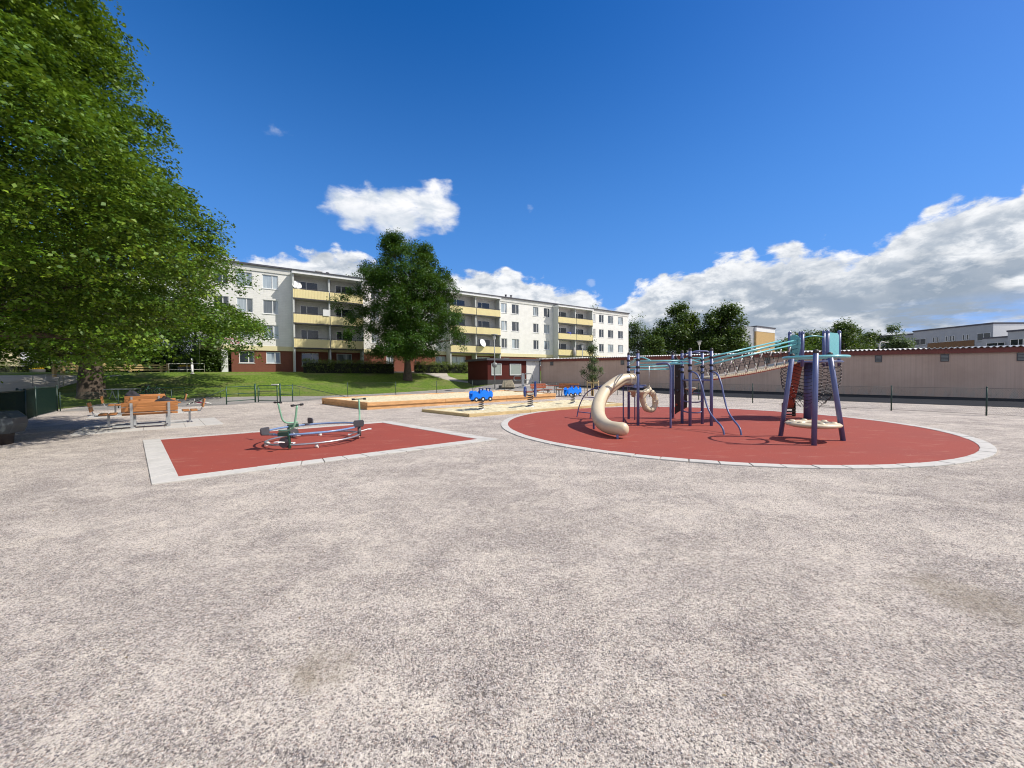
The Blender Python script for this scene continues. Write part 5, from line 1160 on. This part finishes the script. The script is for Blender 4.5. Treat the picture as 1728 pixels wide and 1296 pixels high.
# low hoop rails on the lawn edge behind the fence
def hoops(name, label, u0, u1, v0, v1, h, m_, n=3):
    a, b = gp(u0, v0), gp(u1, v1); t = thing(name, label, 'rail', a); mb = MB(); mb.tube([a + V((0, 0, -.1)), a + V((0, 0, h)), b + V((0, 0, h)), b + V((0, 0, -.1))], .022, 8); mb.build('rail', M[m_], t, world=True)
    mb = MB(); mb.cyl(a + V((0, 0, h * .35)), b + V((0, 0, h * .35)), .016, 8); mb.build('lower_rail', M[m_], t, world=True)
    for k in range(1, n): p = a.lerp(b, k / n); mb = MB(); mb.cyl(p + V((0, 0, -.1)), p + V((0, 0, h)), .018, 8); mb.build('upright', M[m_], t, world=True)
hoops('hoop_rail', 'low green hoop rail on the lawn edge behind the picnic tables', 245, 372, 675.5, 671.5, .85, 'dgreen', 2)
hoops('hoop_rail', 'low green hoop rail on the lawn edge behind the gate', 402, 506, 668.5, 667.5, .62, 'dgreen', 3)
# ---------------------------------------------------------------- litter bin at the left edge
bq = G(4, 750); t = thing('litter_bin', 'dark litter bin with a grey faceted rain hood at the left edge', 'litter bin', (bq.x - .1, bq.y, 0), R(20))
mb = MB(); mb.lathe([(0, -.02), (.24, 0), (.27, .42), (.25, .44), (0, .44)], n=20); mb.build('body', M['dark_panel'], t)
pl = [(-.36, .30), (-.40, .52), (-.30, .76), (-.1, .82), (.22, .82), (.40, .66), (.42, .50), (.34, .28)]
mb = MB(); m1_ = [(x * .72, z) for x, z in pl]; vs = [(x, -.2 * 0 + y, z) for (y, L_) in ((-.34, m1_), (-.22, pl), (.22, pl), (.34, m1_)) for x, z in L_]; n = len(pl)
fs = [tuple(range(n)), tuple(reversed(range(3 * n, 4 * n)))] + [(j * n + (i + 1) % n, j * n + i, (j + 1) * n + i, (j + 1) * n + (i + 1) % n) for j in range(3) for i in range(n)]; mb.add(vs, fs); mb.build('hood', mat('grey_plastic_hood', (.045, .055, .06), .35, var=.15), t)
mb = MB(); mb.lathe([(.03, 0), (.03, .02), (0, .025)], (0.0, -.3, .70), 10); mb.build('lock', M['white_knot'], t)
# ---------------------------------------------------------------- bicycles
def bicycle(name, label, loc, rz, s, frame_m, tyre_m, lying=False, cat='bicycle'):
    t = thing(name, label, cat, loc, rz)
    Mx = Matrix.Scale(s, 4) if not lying else Matrix.Translation((0, 0, .05)) @ Matrix.Rotation(R(-70), 4, 'X') @ Matrix.Scale(s, 4)
    for x in (-.5, .5):
        mb = MB(); mb.tube([Mx @ V((x + .33 * math.cos(a), 0, .34 + .33 * math.sin(a))) for a in np.linspace(0, 2 * math.pi, 26, endpoint=False)], .026 * s * 1.3, 6, closed=True); w_ = mb.build('wheel', tyre_m, t)
        mb = MB()
        for k in range(8): a = k * math.pi / 4; mb.cyl(Mx @ V((x, 0, .34)), Mx @ V((x + .31 * math.cos(a), 0, .34 + .31 * math.sin(a))), .004, 4)
        mb.build('spokes', M['steel'], w_)
    T_ = lambda *ps: [Mx @ V(p) for p in ps]
    mb = MB()
    for ps in (((-.5, 0, .34), (-.05, 0, .30)), ((-.05, 0, .30), (-.15, 0, .82)), ((-.12, 0, .66), (.36, 0, .74)), ((-.05, 0, .30), (.36, 0, .70)), ((.5, 0, .34), (.34, 0, .86)), ((-.5, 0, .34), (-.13, 0, .68))): mb.tube(T_(*ps), .02 * s * 1.3, 6)
    mb.build('frame', frame_m, t)
    mb = MB(); mb.tube(T_((-.27, 0, .86), (-.15, 0, .87), (0.02, 0, .86)), [.05 * s, .05 * s, .02 * s], 6); mb.build('saddle', M['black'], t)
    mb = MB(); mb.tube(T_((.28, -.25, .98), (.33, -.08, .93), (.33, .08, .93), (.28, .25, .98)), .016 * s * 1.3, 6); mb.build('handlebar', M['black'] if s > .7 else M['white_knot'], t)
    return t
kb = G(348, 683.5); bicycle('kids_bicycle', 'small pink and white child bicycle lying on the path behind the fence', kb, R(168), .62, M['pink'], M['white_knot'], True)
b1_ = gp(241, 672); bicycle('bicycle', 'dark green bicycle parked on the grass behind the picnic tables, left one', b1_, R(15), 1, M['dgreen'], M['black'])
b2_ = gp(254, 671.5); bicycle('bicycle', 'dark bicycle parked on the grass behind the picnic tables, right one', b2_, R(60), 1, M['dgreen'], M['black'])
# steel table on the grass
gq = gp(205, 675); t = thing('metal_table', 'grey metal table standing on the shaded grass left of the bicycles', 'table', gq)
mb = MB(); mb.box(-.85, .85, -.35, .35, .72, .77); mb.build('table_top', M['galv'], t)
for x in (-.6, .6): mb = MB(); mb.tube(spline([(x - .3, 0, -.02), (x - .12, 0, .3), (x, 0, .72)], 4), .025, 6); mb.tube(spline([(x + .3, 0, -.02), (x + .12, 0, .3), (x, 0, .72)], 4), .025, 6); mb.build('leg', M['galv'], t)
# ---------------------------------------------------------------- lamps, poles
def lamp(label, base, u, vt, dep, kind=0):
    t = thing('street_lamp', label, 'street lamp', base); top = D(u, vt, dep).z - base.z; bx = 0
    if kind == 2:
        mb = MB(); mb.tube([(0, 0, -.3), (0, 0, top * .9)] + [tuple(p) for p in spline([(0, 0, top * .93), (.15, 0, top * .99), (.6, 0, top), (1.0, 0, top * .985)], 4)], .06, 8); mb.build('pole', M['white_knot'], t)
        mb = MB(); mb.lathe([(0, .1), (.2, .05), (.25, 0), (0, -.03)], (1.2, 0, top * .985), 12); mb.build('lamp_head', M['white_knot'], t); return t
    mb = MB(); mb.cyl((0, 0, -.2), (0, 0, top - .5), .055, 10); mb.build('pole', M['tan_lamp'], t)
    mb = MB(); z = top
    if kind == 0: mb.lathe([(.06, z - .62), (.13, z - .5), (.15, z - .2), (.11, z - .15)], n=16)
    else: mb.lathe([(.06, z - .62), (.12, z - .55), (.24, z - .15), (.22, z - .1)], n=16)
    mb.build('lamp_glass', mat('lamp_glass', (.55, .56, .52), .25), t)
    mb = MB(); mb.lathe([(.33, z - .13), (.36, z - .10), (.30, z - .04), (0, z)], n=18); mb.build('lamp_cap', M['tan_lamp'], t); return t
lb = gp(835, 656); lt = lamp('grey street lamp with a flat cap standing in front of the dark red hut', lb, 835, 563.5, lb.y)
mb = MB(); mb.lathe([(0, .01), (.27, .01), (.27, 0)], n=20); so_ = mb.build('round_sign', M['tan_lamp'], lt); so_.location = (0, -.1, D(835, 616, lb.y).z - lb.z); so_.rotation_euler = (R(90), 0, 0)
lb = GD(1180, 52); lamp('grey street lamp rising behind the garages in front of the big round trees', lb, 1180, 575, 52, 1)
lb = GD(1161.5, 70); lamp('smaller street lamp head just above the garage roof left of the taller lamp', lb, 1161.5, 591, 70, 1)
lb = GD(982, 46); lb = GD(983, 50); lamp('thin street lamp before the lowest right balcony', lb, 983, 580, 50, 0)
lb = GD(1484, 62); lamp('white lamp with a curved arm behind the garages near the slim tree', lb, 1484, 577, 62, 2)
def pole(name, label, u, vb, vt, r=.06, m_='white_paint'):
    b = gp(u, vb); t = thing(name, label, 'pole', b); h = D(u, vt, b.y).z - b.z; mb = MB(); mb.cyl((0, 0, -.2), (0, 0, h * .6), r, 10); mb.cyl((0, 0, h * .6), (0, 0, h), r * .7, 10); mb.build('shaft', M[m_], t)
    mb = MB(); mb.lathe([(r * 1.8, 0), (r * 1.8, .05), (r, .1)], n=12); mb.build('foot', M['concrete'], t)
pole('white_pole', 'white pole standing on the lawn right of the flower tub', 324.5, 631, 605, .09)
pole('thin_pole', 'thin pale pole in the lawn between the two clipped hedges', 702, 629.5, 590, .05)
# ---------------------------------------------------------------- young staked tree
yb = gp(1000, 668); yt = tree('young_tree', 'slender young tree tied to pale wooden stakes beside the wire fence', 'tree', yb,
     [(.95, .25), (1.3, .62), (1.9, .72), (2.5, .5), (3.1, .45), (3.8, .38), (4.4, .22), (4.9, .06)], 150, 26, .2, .085, M['birch'], 77, trunk=(4.4, .045), flat=.7, limbs=18, lob=.35, tips=.3, root=.1)
st = thing('tree_stakes', 'pale wooden stakes and cross boards holding the young tree', 'stakes', yb)
for x, y in ((-.42, -.1), (.42, -.1), (0, .4), (.03, -.15)): mb = MB(); mb.cyl((x, y, -.1), (x, y, 1.15 if abs(x) > .1 else 1.5), .04, 8); mb.build('stake', M['pale_wood'], st)
for a, b in (((-.45, -.13), (.45, -.13)), ((-.42, -.1), (0, .42)), ((.42, -.1), (0, .42))): mb = MB(); mb.beam((a[0], a[1], 1.0), (b[0], b[1], 1.0), .03, .12); mb.build('cross_board', M['pale_wood'], st)
# ---------------------------------------------------------------- near the hut
rb = gp(857, 656); t = thing('stone_block', 'pale slanted stone block on the asphalt before the hut', 'stone', rb, R(-8))
mb = MB(); vs = []; n = 9
pl = [(-.62, .0), (-.55, .35), (-.48, .72), (-.1, .70), (.42, .78), (.60, .40), (.72, .02)]
mb.prism(pl, -.18, .18, Matrix.Translation((0, 0, .1)) @ Matrix.Rotation(R(78), 4, 'X')); mb.build('block', mat('lichen_stone', (.42, .36, .25), .95, var=.5, scale=4, bump=.8, bscale=8), t, bev=.03)
mb = MB(); mb.box(-.9, -.6, -.25, .25, -.05, .35); mb.build('dark_foot', M['dark_plinth'], t, bev=.03)
gq = gp(882.5, 655); t = thing('barrier', 'grey swing barrier with two rounded loops between the hut and the white bay', 'barrier', gq, R(0)); k = gq.y / 640
mb = MB(); mb.box(-.13, .13, -.1, .1, -.1, 1.5); mb.build('post', M['galv'], t, bev=.01)
for x0, x1, z0, z1 in ((-.9, -.14, .75, 1.22), (.14, .98, .82, 1.45)):
    mb = MB(); c = .17; pts = []
    for cx_, cz_, a0 in ((x1 - c, z1 - c, 0), (x0 + c, z1 - c, 90), (x0 + c, z0 + c, 180), (x1 - c, z0 + c, 270)):
        for a in range(0, 91, 30): pts.append(V((cx_ + c * math.cos(R(a0 + a)), 0, cz_ + c * math.sin(R(a0 + a)))))
    mb.tube(pts, .045, 8, closed=True); mb.build('loop', M['tan_lamp'], t)
hr = gp(905, 657); 
# ---------------------------------------------------------------- timber rails and flower tubs on the left
def timber_fence(label, pts, h, group=None):
    t = thing('timber_fence', label, 'fence', pts[0], 0, group)
    for p in pts: mb = MB(); mb.box(p.x - .09, p.x + .09, p.y - .09, p.y + .09, p.z - .2, p.z + h + .12); mb.build('post', M['fence_wood'], t, world=True, bev=.01)
    for a, b in zip(pts, pts[1:]):
        for z in (.32, .56, .80): mb = MB(); mb.beam(a + V((0, -.11, z * h / .9)), b + V((0, -.11, z * h / .9)), .04, .15); mb.build('rail', M['fence_wood'], t, world=True)
timber_fence('yellow timber rail fence on the upper lawn edge left of the flower tub', [GD(176, 39), GD(220.5, 39.5), GD(272.5, 41), GD(284, 41.8)], .95)
timber_fence('timber rail fence slanting down to the left of the thick trunk', [GD(132, 33.5), GD(106, 31), GD(92, 29.5)], .9)
def tub(label, u, dep):
    b = GD(u, dep); t = thing('flower_tub', label, 'flower tub', b, 0, 'flower tubs'); mb = MB(); mb.lathe([(0, 0), (.55, 0), (.62, .62), (.56, .66), (.54, .58), (0, .55)], n=20); mb.build('tub', M['dark_plinth'], t)
    C = [(b.x + .5 * math.cos(i * 2.4) * (i / 24) ** .5, b.y + .5 * math.sin(i * 2.4) * (i / 24) ** .5, b.z + .70) for i in range(24)]; leaf_mesh('flowers', C, [(0, 0, 1)] * 24, 40, .14, .5, .07, M['yellow_flower'], t, .1, seed=3)
    C = [(b.x + .1 * math.cos(i), b.y + .1 * math.sin(i), b.z + .95 + .05 * i) for i in range(6)]; leaf_mesh('plant', C, [(0, 0, 1)] * 6, 30, .2, .4, .09, M['far_leaf'], t, .1, seed=3)
tub('dark tub of yellow flowers on the upper lawn left of the white pole', 313, 41.5); tub('dark tub of yellow flowers before the far left hedge on the forecourt', 64, 45.5)
hoops('hoop_rail', 'pale hoop rail right of the flower tub on the upper lawn', 285, 345, 629.5, 628.5, .85, 'white_knot', 2)
hoops('hoop_rail', 'pale metal hoop rail at the forecourt left of the timber fence', 55, 100, 652, 650, .8, 'galv', 2)
hoops('hoop_rail', 'short pale hoop on the forecourt beside the slanting timber fence', 99, 107, 657, 653, .8, 'white_knot', 1)
# ---------------------------------------------------------------- sky, sun, camera
SUN_AZ = R(-7); SUN_EL = R(49)          # azimuth measured from +X towards +Y
sv = Vector((math.cos(SUN_EL) * math.cos(SUN_AZ), math.cos(SUN_EL) * math.sin(SUN_AZ), math.sin(SUN_EL)))
li = bpy.data.lights.new('sun', 'SUN'); li.energy = 5.0; li.angle = R(.53); li.color = (1, .95, .87)
so = bpy.data.objects.new('sun', li); COL.objects.link(so); so.rotation_euler = (-sv).to_track_quat('-Z', 'Y').to_euler(); so.location = (20, -5, 30)
w = bpy.data.worlds.new('World'); scene.world = w; w.use_nodes = True
T = NT(w); bg = T.n['Background']
sky = T.new('ShaderNodeTexSky'); sky.sky_type = 'NISHITA'; sky.sun_disc = False; sky.sun_elevation = SUN_EL
sky.sun_rotation = math.pi / 2 - SUN_AZ; sky.air_density = 1.0; sky.dust_density = .35; sky.ozone_density = 2.6; sky.altitude = 50
hs = T.new('ShaderNodeHueSaturation'); hs.inputs['Saturation'].default_value = 1.42; hs.inputs['Hue'].default_value = .503; hs.inputs['Value'].default_value = .135
T.link(sky.outputs[0], hs.inputs['Color'])
skyc = T.mix(1.0, hs.outputs[0], (1.1, .85, 1.02), 'MULTIPLY')
tc = T.new('ShaderNodeTexCoord'); v = tc.outputs['Generated']
sp = T.new('ShaderNodeSeparateXYZ'); T.link(v, sp.inputs[0])
skyc = T.mix(T.mr(sp.outputs[2], .80, .0, 0, .72), skyc, (.115, .36, .86))
az = T.math('ARCTAN2', sp.outputs[0], sp.outputs[1]); el = T.math('ARCSINE', sp.outputs[2])
def ae(u, vv): d = ray(u, vv).normalized(); return math.atan2(d.x, d.y), math.asin(d.z)
A0, A1 = -1.5, 1.7
def curve(pts, sc=1.0):
    n = T.new('ShaderNodeValToRGB'); cr_ = n.color_ramp; cr_.interpolation = 'LINEAR'
    while len(cr_.elements) > 1: cr_.elements.remove(cr_.elements[0])
    first = True
    for a, e in pts:
        x = (a - A0) / (A1 - A0); val = max(0, e) * sc
        if first: el_ = cr_.elements[0]; el_.position = x; first = False
        else: el_ = cr_.elements.new(x)
        el_.color = (val, val, val, 1)
    T.link(T.math('DIVIDE', T.math('SUBTRACT', az, A0), A1 - A0), n.inputs[0]); return T.math('MULTIPLY', n.outputs[0], 1 / sc)
# noise in a space with the vertical stretched (clouds are flatter than wide)
vn = T.mapping(v, (1, 1, 1.9))
nb = T.noise(vn, 5.5, 3, .5); nm = T.noise(vn, 17, 9, .62, .25); nf = T.noise(T.mapping(v, (1, 1, 2.6)), 9, 8, .6, .4)
bill = T.voro(T.mapping(v, (1, 1, 1.4)), 26, 'SMOOTH_F1')
n_edge = T.math('SUBTRACT', T.math('ADD', T.math('MULTIPLY', nm, .75), T.math('MULTIPLY', T.math('SUBTRACT', .6, bill), .5)), .47)
P1 = [ae(*p) for p in ((-100, 470), (380, 447), (450, 438), (500, 425), (560, 416), (610, 428), (650, 447), (700, 460), (760, 457), (820, 450), (870, 462), (920, 476), (980, 488), (1015, 505), (1040, 522),
       (1052, 512), (1066, 486), (1100, 472), (1150, 455), (1200, 446), (1235, 425), (1290, 423), (1345, 402), (1400, 416), (1440, 426), (1500, 400), (1555, 358), (1640, 332), (1728, 316))]
P1 = P1 + [(1.0, .50), (1.2, .46), (1.45, .3), (1.65, .2)]
top1 = curve(P1[:31])
def cloud_mask(top, amp, soft, off=0.0):
    d = T.math('ADD', T.math('SUBTRACT', top, el), T.math('MULTIPLY', n_edge, amp)); d = T.math('SUBTRACT', d, off)
    return d, T.mr(d, -.002, soft)
front = T.math('GREATER_THAN', sp.outputs[1], -.3)
dep1, m1 = cloud_mask(top1, .115, .019)
m1 = T.math('MULTIPLY', m1, T.mr(el, -.02, .0))
# clear gaps low on the right
gap = T.math('MULTIPLY', T.mr(T.noise(T.mapping(v, (1, 1, 5.5)), 4.2, 7, .6), .50, .62), T.math('MULTIPLY', T.mr(el, .135, .085), T.mr(el, .0, .04)))
gap = T.math('MULTIPLY', gap, T.mr(az, .25, .6))
m1 = T.math('MULTIPLY', m1, T.math('SUBTRACT', 1, T.math('MULTIPLY', gap, .9)))
m1 = T.math('MULTIPLY', m1, front)
# shade of the bank: white tops, blue grey flat bases
def relief(scale, det, off, k):
    a = T.noise(vn, scale, det, .58, .25); mp = T.new('ShaderNodeMapping'); mp.inputs['Location'].default_value = off; T.link(vn, mp.inputs[0])
    return T.math('MULTIPLY', T.math('SUBTRACT', a, T.noise(mp.outputs[0], scale, det, .58, .25)), k)
rel = T.math('ADD', relief(8, 6, (.016, -.004, .032), 3.4), relief(26, 5, (.005, -.002, .009), 1.1))
low = T.mr(dep1, .025, .11); sh = T.mr(T.math('ADD', T.math('MULTIPLY', nf, .72), T.math('MULTIPLY', T.noise(T.mapping(v, (1, 1, 4.2)), 3.2, 5, .55), .55)), .50, .66)
right = T.mr(az, .12, .40, .25, 1)
shade = T.math('MULTIPLY', T.math('MULTIPLY', sh, low), right)
body = T.mix(T.mr(nm, .40, .60), (.50, .56, .64), (.90, .92, .95))
c1 = T.mix(T.math('MULTIPLY', shade, .82), body, (.265, .335, .43)); c1 = T.mix(T.mr(dep1, .045, .0, 0, .55), c1, (.99, .99, 1.0)); c1 = T.mix(T.math('MAXIMUM', T.math('MULTIPLY', rel, -.9), 0, clamp=True), c1, (.33, .40, .50)); c1 = T.mix(T.math('MAXIMUM', T.math('MULTIPLY', rel, .8), 0, clamp=True), c1, (1.0, 1.0, 1.0))
# the lone cumulus
cc = ae(672, 358); cc2 = ae(606, 352); cc3 = ae(728, 350)
def blob(c_, rx, ry):
    a = T.math('DIVIDE', T.math('SUBTRACT', az, c_[0]), rx); e = T.math('DIVIDE', T.math('SUBTRACT', el, c_[1]), ry)
    return T.math('SUBTRACT', 1, T.math('ADD', T.math('MULTIPLY', a, a), T.math('MULTIPLY', e, e)))
b_ = T.math('MAXIMUM', T.math('MAXIMUM', blob(cc, .122, .062), blob(cc2, .085, .048)), blob(cc3, .085, .056))
bn = T.math('ADD', b_, T.math('MULTIPLY', T.math('ADD', n_edge, T.math('MULTIPLY', T.math('SUBTRACT', nf, .5), .4)), 2.0))
m2 = T.mr(bn, .0, .75)
bshade = T.math('MULTIPLY', T.mr(el, cc[1] + .015, cc[1] - .035), T.mr(nf, .40, .62))
c2 = T.mix(T.math('MULTIPLY', bshade, .8), T.mix(T.mr(nf, .38, .60), (.66, .72, .80), (.98, .98, 1)), (.50, .58, .70))
c2 = T.mix(T.math('MAXIMUM', T.math('MULTIPLY', rel, -.7), 0, clamp=True), c2, (.50, .57, .67)); c2 = T.mix(T.math('MAXIMUM', T.math('MULTIPLY', rel, .8), 0, clamp=True), c2, (1, 1, 1))
wisp = T.math('MULTIPLY', T.math('MAXIMUM', T.math('MAXIMUM', blob(ae(893, 352), .010, .016), blob(ae(996, 476), .014, .012)), blob(ae(459, 216), .03, .018)), .7)
m3 = T.mr(T.math('ADD', wisp, T.math('MULTIPLY', n_edge, 5)), .3, 1.3, 0, .22)
# unseen cumulus added behind and beside the viewer as neutral fill light
back = T.math('MULTIPLY', T.mr(T.noise(T.mapping(v, (1, 1, 1.6)), 2.4, 7, .55, .3), .44, .54), T.mr(sp.outputs[1], .02, -.12))
back = T.math('MULTIPLY', back, T.mr(el, .0, .06))
s0 = T.mix(back, skyc, T.mix(T.mr(nm, .4, .6), (.62, .66, .72), (1.0, .99, .97)))
s1 = T.mix(m1, s0, c1); s2 = T.mix(m2, s1, c2); s3 = T.mix(m3, s2, (.9, .93, .97))
T.link(s3, bg.inputs[0]); bg.inputs[1].default_value = 1.0
w.cycles.sampling_method = 'MANUAL'; w.cycles.sample_map_resolution = 512
cam = bpy.data.cameras.new('camera'); co = bpy.data.objects.new('camera', cam); COL.objects.link(co)
cam.sensor_width = 36; cam.lens = 36 * FPX / 1728; cam.clip_end = 5000; cam.clip_start = .05
co.matrix_world = Matrix(((cr.x, cu.x, -cf.x, 0), (cr.y, cu.y, -cf.y, 0), (cr.z, cu.z, -cf.z, CAMZ), (0, 0, 0, 1)))
scene.camera = co
scene.view_settings.view_transform = 'Standard'; scene.view_settings.look = 'None'; scene.view_settings.exposure = .08; scene.view_settings.gamma = 1
scene.cycles.max_bounces = 5; scene.cycles.diffuse_bounces = 2; scene.cycles.glossy_bounces = 2; scene.cycles.transmission_bounces = 3; scene.cycles.transparent_max_bounces = 8
scene.cycles.filter_width = 1.1
